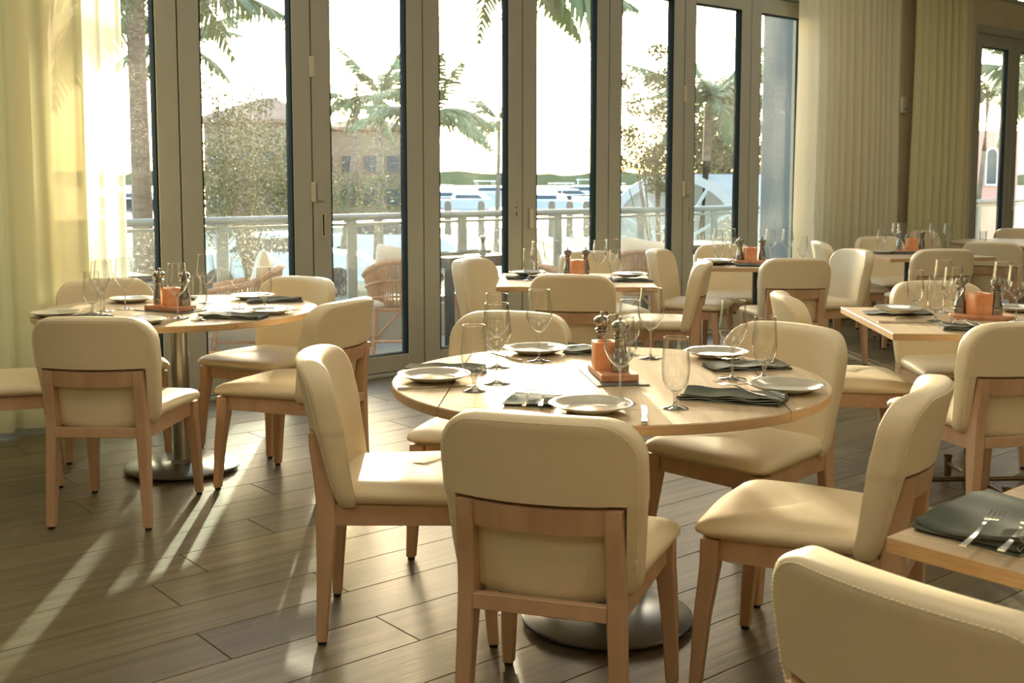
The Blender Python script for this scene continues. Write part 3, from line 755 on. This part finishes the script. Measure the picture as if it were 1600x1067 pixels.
# ---- near right square table
g = 'wine glasses on the near right square table'
wine_at(1.82, 4.60, 'foremost wine glass left of the candle on the near right table', g)
wine_at(1.94, 5.02, 'wine glass behind the left mill on the near right table', g)
wine_at(2.126, 4.69, 'wine glass right of the candle at the picture edge', g)
wine_at(2.155, 4.90, 'wine glass behind the right mill on the near right table', g)
g = 'water goblets on the near right square table'
water_at(1.831, 5.06, 'water goblet behind the plate on the near right table', g)
water_at(1.785, 4.69, 'water goblet right of the plate on the near right table', g)
g = 'plates on the near right square table'
plate_at(1.70, 4.88, 'plate on a napkin at the left of the near right table', g, TZ + .017)
plate_at(2.07, 4.42, 'plate mostly hidden by the chair at the near right table', g)
plate_at(2.30, 5.05, 'pale plate at the picture edge on the near right table', g)
g = 'napkins on the near right square table'
nap_at(1.715, 4.96, -4, .28, .12, 2, 'dark napkin under the plate of the near right table', g, 11)
z7 = nap_at(1.85, 4.42, -14, .26, .13, 4, 'grey napkin with two forks at the front of the near right table', g, 12)
g = 'forks on the near right square table'
fork_at(1.80, 4.43, 98, z7 + .004, 'left fork on the napkin of the near right table', g)
fork_at(1.84, 4.42, 98, z7 + .004, 'right fork on the napkin of the near right table', g)
knife_at(1.645, 4.64, -6, 'table knife in front of the plate on the near right table', 'knives on the near right square table')
knife_at(1.93, 5.13, -6, 'table knife behind the left mill on the near right table', 'knives on the near right square table')
spawn(slab(.13, .26, .020, True), 'salt_slab', 'long rounded pink salt slab on the near right square table', 'slab', (2.015, 4.775, TZ), math.radians(-8), 'salt slabs')
g = 'metal mills on the near right square table'
put(MILL, 'pepper_mill', 'pepper mill', 1.945, 4.83, 'metal mill left of the candle on the near right table', g, TZ + .02)
put(MILL, 'pepper_mill', 'pepper mill', 2.072, 4.765, 'metal mill right of the candle on the near right table', g, TZ + .02)
put(CANDLE, 'candle_holder', 'candle holder', 2.005, 4.775, 'square orange salt candle holder on the near right square table', 'salt candle holders', TZ + .02, 10)

# ---- corner table
zc = nap_at(.845, 1.885, 41, .26, .18, 5, 'large dark folded napkin with pale stitched hem on the corner table', 'napkins on the corner table', 13)
fork_at(.775, 1.795, 52, zc, 'left one of two forks lying on the big napkin, corner table', 'forks on the corner table')
fork_at(.825, 1.772, 52, zc, 'right one of two forks lying on the big napkin, corner table', 'forks on the corner table')

# ---- farther square tables
def far_set(tb, mills, candle, wines, waters, plates, naps, slabpos, hidden=()):
    for (x, y), lb in zip(wines, ('leftmost wine glass', 'wine glass left of the candle', 'wine glass right of the candle', 'rightmost wine glass', 'wine glass at the rear')):
        wine_at(x, y, f'{lb} on the {tb}', f'wine glasses on the {tb}')
    for (x, y), lb in zip(waters, ('left water goblet', 'right water goblet', 'water goblet at the far end')):
        water_at(x, y, f'{lb} on the {tb}', f'water goblets on the {tb}')
    for (x, y, z), lb in zip(plates, ('left plate', 'right plate')): plate_at(x, y, f'{lb} on the {tb}', f'plates on the {tb}', z)
    for (x, y, a), lb in zip(naps, ('left dark napkin', 'right dark napkin')): nap_at(x, y, a, .26, .12, 3, f'{lb} on the {tb}', f'napkins on the {tb}', 14)
    spawn(slab(.13, .26, .020, True), 'salt_slab', f'rounded salt slab under the candle on the {tb}', 'slab', (slabpos[0], slabpos[1], TZ), math.radians(slabpos[2]), 'salt slabs')
    for (x, y), lb in zip(mills, ('left metal mill', 'right metal mill')): put(MILL, 'pepper_mill', 'pepper mill', x, y, f'{lb} on the {tb}', f'metal mills on the {tb}', TZ + .02)
    put(CANDLE, 'candle_holder', 'candle holder', candle[0], candle[1], f'orange salt candle holder on the {tb}', 'salt candle holders', TZ + .02, 5)
far_set('square table by the windows', [(.338, 6.80), (.448, 6.80)], (.394, 6.745), [(.15, 6.50), (.235, 6.60), (.52, 6.64), (.60, 6.75)], [(.10, 6.62), (.60, 6.50)],
        [(.09, 6.80, TZ + .017), (.70, 6.66, TZ + .017)], [(.10, 6.72, 3), (.69, 6.55, -3)], (.395, 6.77, 0))
far_set('middle square table', [(1.635, 8.03), (1.795, 8.03)], (1.705, 8.0), [(1.50, 8.16), (1.60, 8.20), (1.88, 8.14), (2.0, 8.12)], [(1.46, 7.90), (1.565, 7.86), (2.08, 8.0)],
        [(1.43, 7.80, TZ + .017)], [(1.45, 7.88, -8), (1.68, 7.70, -8)], (1.715, 8.01, -6))
far_set('square table before the right curtains', [(3.19, 9.22), (3.39, 9.26)], (3.30, 9.24), [(3.20, 9.32), (3.15, 9.05), (3.50, 9.30), (3.56, 9.14)], [(3.03, 9.18), (3.45, 9.10)],
        [(2.98, 9.02, TZ)], [(3.16, 9.0, 10)], (3.29, 9.24, 8))
spawn(autosmooth(B().lathe([(.024, 0), (.026, .001), (.027, .006), (.033, .112), (.0322, .1125), (.0262, .008), (.01, .006)], 28).m('tumbler', CRYSTAL), 40), 'water_tumbler', 'plain glass tumbler at the left edge of the far round table', 'water glass', (4.42, 10.50, TZ))

# ================================================================== THE TERRACE
wl('terrace', B().box(-6, 14, .22, 1.64, -.16, -.01).box(-6, 14, .10, .22, -.16, -.004).m('terrace', CONC))
wl('terrace_curb', B().box(-6, 14, 1.44, 1.58, -.01, .28, c=.01).m('curb', CONC))
rl = link('railing', None, None, W(0, 1.5), DA); tag(rl, 'terrace railing with a pale round handrail, flat posts and clouded glass panels', 'railing')
link('handrail', B().tube([(-5.2, 0, 1.035), (12.5, 0, 1.035)], .030, 14).m('handrail', RAILM), rl)
link('lower_channel', B().box(-5.2, 12.5, -.012, .012, .965, .990).m('chan', RAILM), rl)
link('bottom_channel', B().box(-5.2, 12.5, -.03, .03, .28, .33, c=.004).m('chan2', RAILM), rl)
pm = B().box(-.045, .045, -.014, .014, .28, 1.01, c=.003).m('post', RAILM); gm = B().add([(.05, 0, .33), (1.09, 0, .33), (1.09, 0, .965), (.05, 0, .965)], [(0, 1, 2, 3)]).m('panel', RGLASS)
for k in range(-4, 11):
    s = -.32 + 1.14 * k
    link('post', pm, rl, (s, 0, 0)); link('glass_panel', gm, rl, (s, 0, 0))

# ---- rattan armchairs
def rattan():
    def ring(z, k=1.0, n=26, full=False):
        P = []
        for i in range(n + 1):
            a = -PI * .5 + (PI * 2 - PI) * 0
            u = i / n; ang = PI * (1 + u)                      # left front round the back to right front
            x = .30 * k * math.copysign(abs(math.cos(ang)) ** .7, math.cos(ang)); y = .06 - .34 * k * abs(math.sin(ang)) ** .8
            P.append((x, y, z(u) if callable(z) else z))
        return P
    top = lambda u: .60 + .13 * math.sin(PI * u) ** 1.5
    T = [(-.30, .26, .56)] + ring(top) + [(.30, .26, .56)]
    Lo = [(-.25, .24, .36)] + ring(.36, .84) + [(.25, .24, .36)]
    parts = [('arm_rail', B().tube(T, .022, 8).m('r1', RATTAN)), ('seat_ring', B().tube(Lo + [Lo[0]], .016, 8).m('r2', RATTAN))]
    def lerp(P, Q, t): return [tuple(a + (b_ - a) * t for a, b_ in zip(p, q)) for p, q in zip(P, Q)]
    parts.append(('woven_band', B().tube([(x * 1.04, y * 1.03, z) for x, y, z in lerp(Lo, T, .62)], .009, 6).m('r3', RATTAN)))
    parts.append(('woven_band', B().tube([(x * 1.04, y * 1.03, z) for x, y, z in lerp(Lo, T, .28)], .009, 6).m('r4', RATTAN)))
    c = B()
    for i in range(len(T)):
        for f in (0, .5):
            if i + 1 >= len(T) and f: continue
            j = min(i + 1, len(T) - 1)
            a = [T[i][k] + (T[j][k] - T[i][k]) * f for k in range(3)]; b_ = [Lo[i][k] + (Lo[j][k] - Lo[i][k]) * f for k in range(3)]
            c.tube([b_, a], .0065, 5)
    parts.append(('canes', c.m('canes', RATTAN)))
    for sx in (-1, 1):
        parts.append(('leg', B().tube([(sx * .24, .22, .36), (sx * .28, .28, 0)], .017, 8).m('r5', RATTAN)))
        parts.append(('leg', B().tube([(sx * .20, -.20, .36), (sx * .21, -.30, 0)], .017, 8).m('r6', RATTAN)))
        parts.append(('stretcher', B().tube([(sx * .265, .255, .14), (sx * .205, -.265, .14)], .012, 6).m('r7', RATTAN)))
        parts.append(('brace', B().tube([(sx * .205, -.25, .13), (0, -.23, .35)], .011, 6).m('r8', RATTAN)))
    parts.append(('stretcher', B().tube([(-.205, -.27, .12), (.205, -.27, .12)], .012, 6).m('r9', RATTAN)))
    parts.append(('seat_pad', autosmooth(B().box(-.24, .24, -.22, .23, .375, .43, c=.02).m('pad', CUSH), 40)))
    return parts
RAT = rattan()
def cushion_mesh():
    rings = []
    for z, k in ((-.06, .25), (-.05, .6), (-.028, .88), (-.008, .985), (0, 1), (.008, .985), (.028, .88), (.05, .6), (.06, .25)):
        R = []
        for i in range(32):
            a = 2 * PI * i / 32; c, s_ = math.cos(a), math.sin(a); e = .32
            q = 1 + .10 * abs(math.sin(2 * a)) ** 3
            R.append((.21 * k * q * math.copysign(abs(c) ** e, c), z * (1 - .0 * q), .19 * k * q * math.copysign(abs(s_) ** e, s_)))
        rings.append(R)
    return autosmooth(B().loft(rings).m('cushion', CUSH), 60)
CU = cushion_mesh()
OUT = [(-.86, 8.76, 2, 'rattan armchair seen from behind through the glass, left of centre'),
       (-1.95, 8.08, 95, 'rattan armchair in profile outside behind the left round table'),
       (1.14, 9.93, -4, 'rattan armchair seen from behind outside, behind the square table by the windows'),
       (.30, 9.42, -75, 'rattan armchair outside, mostly hidden by the door frames at the centre')]
for (x, y, a, lb), cl in zip(OUT, ('pale cushion tilted in the rattan armchair left of centre outside', 'pale cushion leaning in the profile rattan armchair outside at left',
        'pale pointed cushion in the rattan armchair behind the square table', 'grey cushion in the hidden rattan armchair at the centre')):
    spawn(RAT, 'rattan_armchair', lb, 'armchair', (x, y, -.01), math.radians(a), 'rattan armchairs on the terrace')
    f = Vector((-math.sin(math.radians(a)), math.cos(math.radians(a)), 0))
    c = spawn(CU, 'cushion', cl, 'cushion', Vector((x, y, .64)) - f * .13, math.radians(a), 'cushions on the terrace')
    c.rotation_euler = (math.radians(14), math.radians(9), math.radians(a))
def outdoor_table(x, y, wx, wy, lb):
    r = link('outdoor_table', None, None, (x, y, -.01), DA); tag(r, lb, 'table', 'dark terrace tables')
    link('tabletop', B().box(-wx / 2, wx / 2, -wy / 2, wy / 2, .71, .75, c=.004).m('ot', DARKT), r)
    link('apron', B().box(-wx / 2 + .05, wx / 2 - .05, -wy / 2 + .05, wy / 2 - .05, .66, .71).m('oa', DARKT), r)
    for sx in (-1, 1):
        for sy in (-1, 1): link('leg', B().box(sx * (wx / 2 - .06) - .03, sx * (wx / 2 - .06) + .03, sy * (wy / 2 - .06) - .03, sy * (wy / 2 - .06) + .03, 0, .66, c=.003).m('ol', DARKT), r)
q = W(1.45, .85); outdoor_table(q.x, q.y, .72, .62, 'black terrace table seen through the glass left of the centre door joint')
q2 = W(-1.62, .85); outdoor_table(q2.x, q2.y, .70, .70, 'dark terrace table outside beside the left curtain')
q3 = W(4.15, .75); outdoor_table(q3.x, q3.y, .9, .6, 'dark terrace table outside behind the middle square table')
g = 'metal mills on the terrace tables'
put(MILL, 'pepper_mill', 'pepper mill', q.x + .18, q.y - .02, 'metal mill on the black terrace table left of the centre door joint', g, .74)
put(MILL, 'pepper_mill', 'pepper mill', q2.x + .10, q2.y - .1, 'metal mill on the dark terrace table beside the left curtain', g, .74)
put(MILL, 'pepper_mill', 'pepper mill', q3.x - .28, q3.y - .22, 'left metal mill on the terrace table behind the middle square table', g, .74)
put(MILL, 'pepper_mill', 'pepper mill', q3.x - .18, q3.y - .12, 'right metal mill on the terrace table behind the middle square table', g, .74)
put(nap(.26, .12, 4, 15), 'folded_napkin', 'napkin', q.x - .12, q.y - .09, 'dark folded napkin on the black terrace table', 'napkins on the terrace', .74, 40)
put(nap(.26, .12, 4, 15), 'folded_napkin', 'napkin', q.x + .10, q.y + .19, 'second folded napkin on the black terrace table, nearer the railing', 'napkins on the terrace', .74, 30)

# ================================================================== BEYOND
GZ = -1.3
def at(px, Y): return (px - 800) / 1750 * Y
def hz(py, Y): return EYE + (280 - py) / 1750 * Y
link('quay', B().box(-90, 120, 9.5, 62, GZ - .4, GZ).m('quay', GROUND), kind='structure').matrix_world = Matrix.Identity(4)
link('harbour_water', B().box(-900, 1400, 60, 1800, GZ - 2.2, GZ - 1.0).m('water', WATER), kind='structure')
def leaves(blobs, n, size, seed, m_):
    rnd = random.Random(seed); V = []; F = []; tot = sum(r ** 2 for *_, r in blobs)
    for x, y, z, r in blobs:
        for _ in range(int(n * r * r / tot)):
            while True:
                d = Vector((rnd.uniform(-1, 1), rnd.uniform(-1, 1), rnd.uniform(-1, 1)))
                if d.length < 1: break
            p = Vector((x, y, z)) + d * r * (1.0); u = Vector((rnd.gauss(0, 1), rnd.gauss(0, 1), rnd.gauss(0, 1))).normalized(); v = u.cross(Vector((rnd.gauss(0, 1), rnd.gauss(0, 1), rnd.gauss(0, 1)))).normalized()
            s_ = size * rnd.uniform(.6, 1.4); o = len(V)
            V += [p, p + u * s_ + v * s_ * .4, p + u * s_ * 2, p + u * s_ - v * s_ * .4]; F.append((o, o + 1, o + 2, o + 3))
    return me('leaves', V, F, m_)
def tree(x, y, top, blobs, n, size, lb, m_=LEAF, tr=.10, seed=1, nm='leafy_tree'):
    r = link(nm, None, None, (x, y, GZ)); tag(r, lb, 'tree', 'trees beyond the terrace')
    bl = [(bx, by, bz - GZ, br) for bx, by, bz, br in blobs]
    link('foliage', leaves(bl, n, size, seed, m_), r, kind='stuff')
    bc = bl[0]; link('trunk', B().tube([(0, 0, 0), (.05, 0, (bc[2]) * .5), (bc[0] * .5, bc[1], bc[2])], [tr, tr * .8, tr * .4], 8).m('trunk', BARK), r)
    for bx, by, bz, br in bl[1:]:
        link('branch', B().tube([(.03, 0, bc[2] * .45), (bx * .5, by * .5, (bz + bc[2] * .45) * .5 + .1), (bx, by, bz + br * .5)], [tr * .5, tr * .3, tr * .1], 6).m('branch', BARK), r)
Y = 14
tree(at(385, Y), Y, 0, [(0, 0, hz(255, Y), .62), (-.35, .2, hz(290, Y), .5), (.38, 0, hz(285, Y), .5), (0, -.2, hz(200, Y), .42), (.1, 0, hz(150, Y), .26), (-.40, 0, hz(150, Y), .28), (-.22, 0, hz(180, Y), .26), (.30, 0, hz(160, Y), .16), (0, 0, hz(330, Y), .7), (-.05, .5, hz(270, Y), .75)],
     9500, .026, 'bushy sunlit tree outside the second pair of door frames from the left', LEAF, .05, 2)
Y = 12
tree(at(1025, Y), Y, 0, [(.02, 0, hz(235, Y), .20), (.03, 0, hz(180, Y), .17), (-.02, 0, hz(130, Y), .15), (.0, 0, hz(85, Y), .12), (-.28, 0, hz(215, Y), .15), (-.22, 0, hz(165, Y), .13), (-.34, 0, hz(130, Y), .10), (-.15, 0, hz(250, Y), .17), (.05, 0, hz(270, Y), .24), (-.38, 0, hz(255, Y), .10)],
     5200, .024, 'sparse slender tree outside right of the sunlit door frame', LEAFD, .025, 3, 'slender_tree')
Y = 22
tree(at(1120, Y), Y, 0, [(0, 0, hz(215, Y), .75), (-.35, 0, hz(255, Y), .6), (.35, .2, hz(180, Y), .5), (.1, 0, hz(150, Y), .35), (-.2, 0, hz(240, Y), .7), (.4, 0, hz(260, Y), .7)], 11000, .05, 'dense green tree behind the white vaulted canopy', LEAF, .08, 4)
tree(at(1205, Y), Y, 0, [(0, 0, hz(240, Y), .45), (-.1, 0, hz(265, Y), .5), (.2, 0, hz(225, Y), .35)], 1800, .045, 'small dark tree outside beside the grey wall pier', LEAFD, .06, 5)
Y = 30
tree(at(455, Y), Y, 0, [(0, 0, hz(290, Y), .9), (1.2, 0, hz(300, Y), .8), (2.3, 0, hz(305, Y), .7), (-1.4, 0, hz(300, Y), .9)], 3000, .06, 'low shrubs in front of the beige building', LEAFD, .05, 6, 'shrub')
# frond meshes
def frond(L, droop, seed, n=26):
    rnd = random.Random(seed); P = []
    for i in range(n + 1):
        u = i / n; P.append(Vector((L * (u - .12 * u * u * droop), 0, L * (.42 * u - droop * u * u))))
    b = B().tube(P, [.018 * (1 - .8 * i / n) for i in range(n + 1)], 5)
    for i in range(2, n):
        p = P[i]; t = (P[i + 1] - P[i - 1]).normalized(); l = L * .30 * math.sin(PI * (i / n) ** .7) + .05
        for sy in (-1, 1):
            for k in (0, .5):
                q = p + t * (L / n) * k; e = q + t * l * .55 + Vector((0, sy * l * .6, -l * rnd.uniform(.35, .75))); mid = q.lerp(e, .5) + Vector((0, 0, l * .08)); wv = t * .014 * L
                b.add([q - wv, q + wv, mid + wv * .9, e, mid - wv * .9], [(0, 1, 2, 4), (2, 3, 4)])
    return b.m('frond', PALM)
FR = [frond(2.0, .55, 1), frond(2.0, .85, 2), frond(2.0, .25, 3)]
def palm(x, y, zc, sc, lb, nf=16, lean=.3, seed=1, tr=.13):
    rnd = random.Random(seed); r = link('palm_tree', None, None, (x, y, GZ)); tag(r, lb, 'palm', 'palms beyond the terrace'); h = zc - GZ
    link('trunk', autosmooth(B().tube([(-lean, 0, 0), (-lean * .6, 0, h * .35), (-lean * .15, 0, h * .75), (0, 0, h)], [tr * sc * 1.2, tr * sc * .9, tr * sc * .75, tr * sc * .8], 10).m('ptrunk', BARK)), r)
    for i in range(nf):
        a = 2 * PI * i / nf + rnd.uniform(-.2, .2); e = rnd.choice((-.35, 0, .25, .6))
        link('frond', FR[(i + int(rnd.random() * 2)) % 3], r, M=Matrix.Translation((0, 0, h)) @ Matrix.Rotation(a, 4, 'Z') @ Matrix.Rotation(-e, 4, 'Y') @ Matrix.Scale(sc * rnd.uniform(.85, 1.1), 4))
palm(at(780, 40), 40, hz(190, 40), .75, 'far slim coconut palm seen in the fourth door pane', 14, .1, 1)
palm(at(668, 22), 22, hz(185, 22), .85, 'palm half hidden behind the door frame right of the sun', 16, .2, 2)
palm(at(596, 30), 30, hz(150, 30), .8, 'right one of two hazy tall palms before the beige building', 12, .1, 3, .16)
palm(at(560, 30), 30, hz(165, 30), .7, 'left one of two hazy tall palms before the beige building', 10, .5, 4)
palm(at(795, 13), 13, hz(-45, 13), .95, 'near palm above the frame, fronds hanging into the central panes', 13, -.2, 5)
palm(at(1105, 20), 20, hz(165, 20), .8, 'green palm in front of the dense tree at right', 16, .2, 6)
palm(at(1215, 26), 26, hz(150, 26), .8, 'palm outside beside the grey wall pier', 15, .2, 7)
palm(at(222, 12), 12, hz(-40, 12), 1.0, 'thick palm trunk outside right beside the left curtain', 16, -.02, 8, .125)
palm(at(276, 16), 16, hz(75, 16), .62, 'palm behind the wide door frame, fronds reaching into the second pane', 14, .0, 9)
palm(at(1536, 24), 24, hz(158, 24), .5, 'palm in front of the pink building', 14, .3, 10)
palm(at(1632, 18), 18, hz(125, 18), .85, 'palm at the right picture edge outside the far doors', 16, .1, 11)

# ---- buildings
def hip_building(x0, x1, Yf, Yb, eave, apex, lb, seed=0):
    r = link('house', None, None, ((x0 + x1) / 2, (Yf + Yb) / 2, GZ)); tag(r, lb, 'building', 'houses beyond the terrace')
    hx, hy = (x1 - x0) / 2, (Yb - Yf) / 2; e = eave - GZ; a = apex - GZ
    link('wall', B().box(-hx, hx, -hy, hy, 0, e).m('hw', STUCCO), r)
    o = .5; rg = hx * .12
    V = [(-hx - o, -hy - o, e), (hx + o, -hy - o, e), (hx + o, hy + o, e), (-hx - o, hy + o, e), (-rg, 0, a), (rg, 0, a), (-hx - o, -hy - o, e - .18), (hx + o, -hy - o, e - .18), (hx + o, hy + o, e - .18), (-hx - o, hy + o, e - .18)]
    link('roof', me('hroof', V, [(0, 1, 5, 4), (1, 2, 5), (2, 3, 4, 5), (3, 0, 4), (6, 7, 1, 0), (7, 8, 2, 1), (8, 9, 3, 2), (9, 6, 0, 3), (9, 8, 7, 6)], ROOFT), r)
    for i in range(4):
        for z in (.9, 3.0):
            if z + 1.2 > e: continue
            wx = -hx + (i + .5) * 2 * hx / 4
            wd = link('window', B().box(wx - .5, wx + .5, -hy - .05, -hy + .02, z, z + 1.2, c=.02).m('hwin', ROOFT), r)
            link('pane', B().box(wx - .42, wx + .42, -hy - .07, -hy - .05, z + .08, z + 1.12).m('hp', NAVY), wd)
hip_building(at(322, 60), at(478, 60), 60, 68, hz(188, 60), hz(146, 60), 'beige house with a hipped roof behind the bushy tree')
hip_building(at(494, 72), at(632, 72), 72, 80, hz(200, 72), hz(180, 72), 'long beige house with a low roof behind the two tall palms')
r = link('pink_house', None, None, (at(1510, 40), 42, GZ)); tag(r, 'pink stucco building with an arched window seen through the far right doors', 'building')
link('wall', B().box(-1.6, 2.6, -.1, 4, 0, hz(205, 42) - GZ).m('pw', PINK), r)
ar = [(1.36, 0), (1.80, 0), (1.80, 1.2)] + [(1.58 + .22 * math.cos(t), 1.2 + .22 * math.sin(t)) for t in [PI * k / 10 for k in range(1, 10)]] + [(1.36, 1.2)]
wn = link('arched_window', B().loft([[(x, y, z + 2.4) for x, z in ar] for y in (-.11, -.2)]).m('aw', WHITE), r)
link('pane', B().loft([[(1.58 + (x - 1.58) * .78, y, 2.48 + z * .9) for x, z in ar] for y in (-.201, -.22)]).m('awp', NAVY), wn)
link('cornice', B().box(-1.7, 2.7, -.22, -.1, 1.75, 1.90, c=.03).m('cor', WHITE), r)
# green panel with a round white disc
r = link('green_panel', None, None, (at(1590, 20), 20, GZ)); tag(r, 'lime green panel with a round white disc outside the far right doors', 'panel')
link('board', autosmooth(B().box(-.34, .5, -.05, .05, .1, 1.55, c=.03).m('gb', LIME), 40), r)
link('disc', B().tube([(-.05, -.06, 1.62), (-.05, -.10, 1.62)], .20, 28).m('gd', WHITE), r)
link('post', B().box(.28, .36, -.12, -.05, 0, 2.6, c=.01).m('gp', WHITE), r)

# ---- white vaulted canopy
Yc = 20; cx = at(1052, Yc); R0 = 1.28; zt = hz(272, Yc)
r = link('vaulted_canopy', None, None, (cx, Yc, zt - R0 + .0)); tag(r, 'white barrel-vaulted canopy with a spoked arch end beyond the railing', 'canopy')
def arc(rad, y, n=28): return [(rad * math.cos(PI * k / n), y, rad * math.sin(PI * k / n)) for k in range(n + 1)]
dirv = Vector((1.0, .55, 0)) * 4.2
def sh(P, d): return [Vector(p) + d for p in P]
b = B(); outer, inner = arc(R0, 0), arc(R0 - .05, 0)
b.loft([sh(outer + inner[::-1], Vector((0, 0, 0))), sh(outer + inner[::-1], dirv)])
link('vault', autosmooth(b.m('vault', VAULT), 40), r)
link('arch_rim', autosmooth(B().loft([sh(arc(R0 + .03, 0) + arc(R0 - .12, 0)[::-1], Vector((0, y, 0))) for y in (-.10, -.02)]).m('rim', VAULT), 40), r)
link('hub_arch', autosmooth(B().loft([sh(arc(.42, 0) + arc(.33, 0)[::-1], Vector((0, y, 0))) for y in (-.10, -.04)]).m('hub', VAULT), 40), r)
for k in range(1, 6):
    a = PI * k / 6; link('spoke', B().tube([(.38 * math.cos(a), -.07, .38 * math.sin(a)), ((R0 - .06) * math.cos(a), -.07, (R0 - .06) * math.sin(a))], .035, 6).m('spoke', VAULT), r)
link('tie_beam', B().box(-R0, R0, -.12, -.02, -.06, .04).m('tie', VAULT), r)
for sx in (-1, 1): link('column', B().box(sx * (R0 - .06) - .05, sx * (R0 - .06) + .05, -.1, 0, GZ - (zt - R0), -.06).m('ccol', VAULT), r)
dv = dirv.normalized(); 
for sx in (1,): link('column', B().box(dirv.x + R0 * .9 - .05, dirv.x + R0 * .9 + .05, dirv.y - .1, dirv.y, GZ - (zt - R0), 0).m('ccol2', VAULT), r)

# ---- boats
def boat(x, y, L, rz, lb, m_=WHITE, mast=0):
    r = link('boat', None, None, (x, y, GZ - 1.0), math.radians(rz)); tag(r, lb, 'boat', 'boats moored beyond the quay')
    R = []
    for u, w_, zb in ((-.5, .13, .1), (-.3, .16, .0), (0, .165, 0), (.25, .13, .05), (.42, .06, .3), (.5, .008, .6)):
        R.append([(u * L, -w_ * L, .11 * L + .05 * L * max(0, u)), (u * L, w_ * L, .11 * L + .05 * L * max(0, u)), (u * L, w_ * L * .7, zb * .08 * L), (u * L, -w_ * L * .7, zb * .08 * L)])
    link('hull', B().loft(R).m('hull', m_), r)
    link('cabin', autosmooth(B().loft([[(x0 * L, -w_ * L, z * L), (x1 * L, -w_ * L, z * L), (x1 * L, w_ * L, z * L), (x0 * L, w_ * L, z * L)] for x0, x1, w_, z in ((-.25, .22, .12, .11), (-.22, .10, .10, .19))]).m('cabin', WHITE), 20), r)
    link('windshield', B().loft([[(x0 * L, -w_ * L, z * L), (x1 * L, -w_ * L, z * L), (x1 * L, w_ * L, z * L), (x0 * L, w_ * L, z * L)] for x0, x1, w_, z in ((-.18, .19, .122, .13), (-.17, .125, .108, .17))]).m('ws', NAVY), r)
    link('hardtop', B().box(-.2 * L, .06 * L, -.1 * L, .1 * L, .25 * L, .262 * L, c=.01).m('ht', WHITE), r)
    for sx in (-.18, .04):
        for sy in (-1, 1): link('top_post', B().tube([(sx * L, sy * .09 * L, .18 * L), (sx * L, sy * .09 * L, .25 * L)], .004 * L, 6).m('tp', WHITE), r)
    if mast: link('mast', B().tube([(0, 0, .18 * L), (.04 * L, 0, mast)], .04, 6).m('mast', RAILM), r)
BO = ((700, 150, 11, 8, 'white motorboat on the left in the fourth pane'), (738, 140, 10, -20, 'white cabin boat just right of the leftmost boat'), (852, 135, 10, 160, 'white boat at the left of the fifth pane'), (885, 160, 12, 20, 'white boat in the middle of the fifth pane'),
      (908, 185, 14, 175, 'white boat with a leaning mast at the right of the fifth pane'), (965, 150, 12, 10, 'white boat left of the vaulted canopy'), (205, 140, 11, 170, 'white boat beside the left curtain'), (766, 190, 13, 10, 'farther white boat below the far slim palm'))
for i, (px, Y, L, rz, lb) in enumerate(BO): boat(at(px, Y), Y, L, rz, lb, WHITE if i % 3 else NAVY, 4.2 if i in (4, 5) else 0)
# quay piles, one by one
for i, px in enumerate((826, 862, 890, 916, 700, 752)):
    Y = 52
    tag(link('mooring_pile', autosmooth(B().lathe([(.16, 0), (.16, 1.5), (.12, 1.62), (.02, 1.66)], 12).m('pile', BARK), 40), None, (at(px, Y), Y, GZ)), 'dark mooring pile seen ' + ('at the left of the fifth pane', 'left of centre in the fifth pane', 'right of centre in the fifth pane', 'at the right of the fifth pane', 'at the left of the fourth pane', 'in the middle of the fourth pane')[i], 'post', 'mooring piles at the quay edge')
# parked white cars below the terrace
def car(x, y, rz, lb):
    r = link('car', None, None, (x, y, GZ), math.radians(rz)); tag(r, lb, 'car', 'cars on the quay')
    sec = [(-2.1, .35), (-2.15, .75), (-1.9, .95), (-1.3, 1.0), (-.8, 1.40), (.5, 1.42), (1.1, 1.0), (1.9, .88), (2.15, .65), (2.1, .35)]
    link('body', autosmooth(B().loft([[(x_, yy, z * k + .0) for x_, z in sec] for yy, k in ((-.86, .97), (-.8, 1), (.8, 1), (.86, .97))]).m('carb', WHITE), 30), r)
    link('side_glass', B().loft([[(x_, yy, z) for x_, z in ((-1.1, 1.02), (-.7, 1.32), (.45, 1.34), (.9, 1.02))] for yy in (-.868, .868)]).m('carg', NAVY), r)
    for sx in (-1.3, 1.35):
        for sy in (-.82, .82): link('wheel', autosmooth(B().tube([(sx, sy - .1, .33), (sx, sy + .1, .33)], .33, 18).m('wheel', BLACK), 40), r)
car(at(440, 26), 26, 5, 'white car seen through the railing glass in the second pane')
car(at(610, 34), 34, -8, 'white car seen through the railing glass in the third pane')
# distant shore
rnd = random.Random(5)
V = []; F = []; n = 260
for i in range(n + 1):
    x = -260 + 700 * i / n; h = 2.0 + .9 * math.sin(i * .7) * math.sin(i * .23) + rnd.uniform(0, .7)
    x *= 2.6; h = h * 2.1 + .6
    V += [(x, 700, GZ - 1.0), (x, 700, h), (x, 720, h * .9), (x, 740, GZ - 1.0)]
for i in range(n):
    for k in range(3): F.append((i * 4 + k, i * 4 + k + 1, (i + 1) * 4 + k + 1, (i + 1) * 4 + k))
tag(link('shore_trees', me('shore', V, F, LEAFD)), 'low distant line of trees on the far shore', 'trees', kind='stuff')
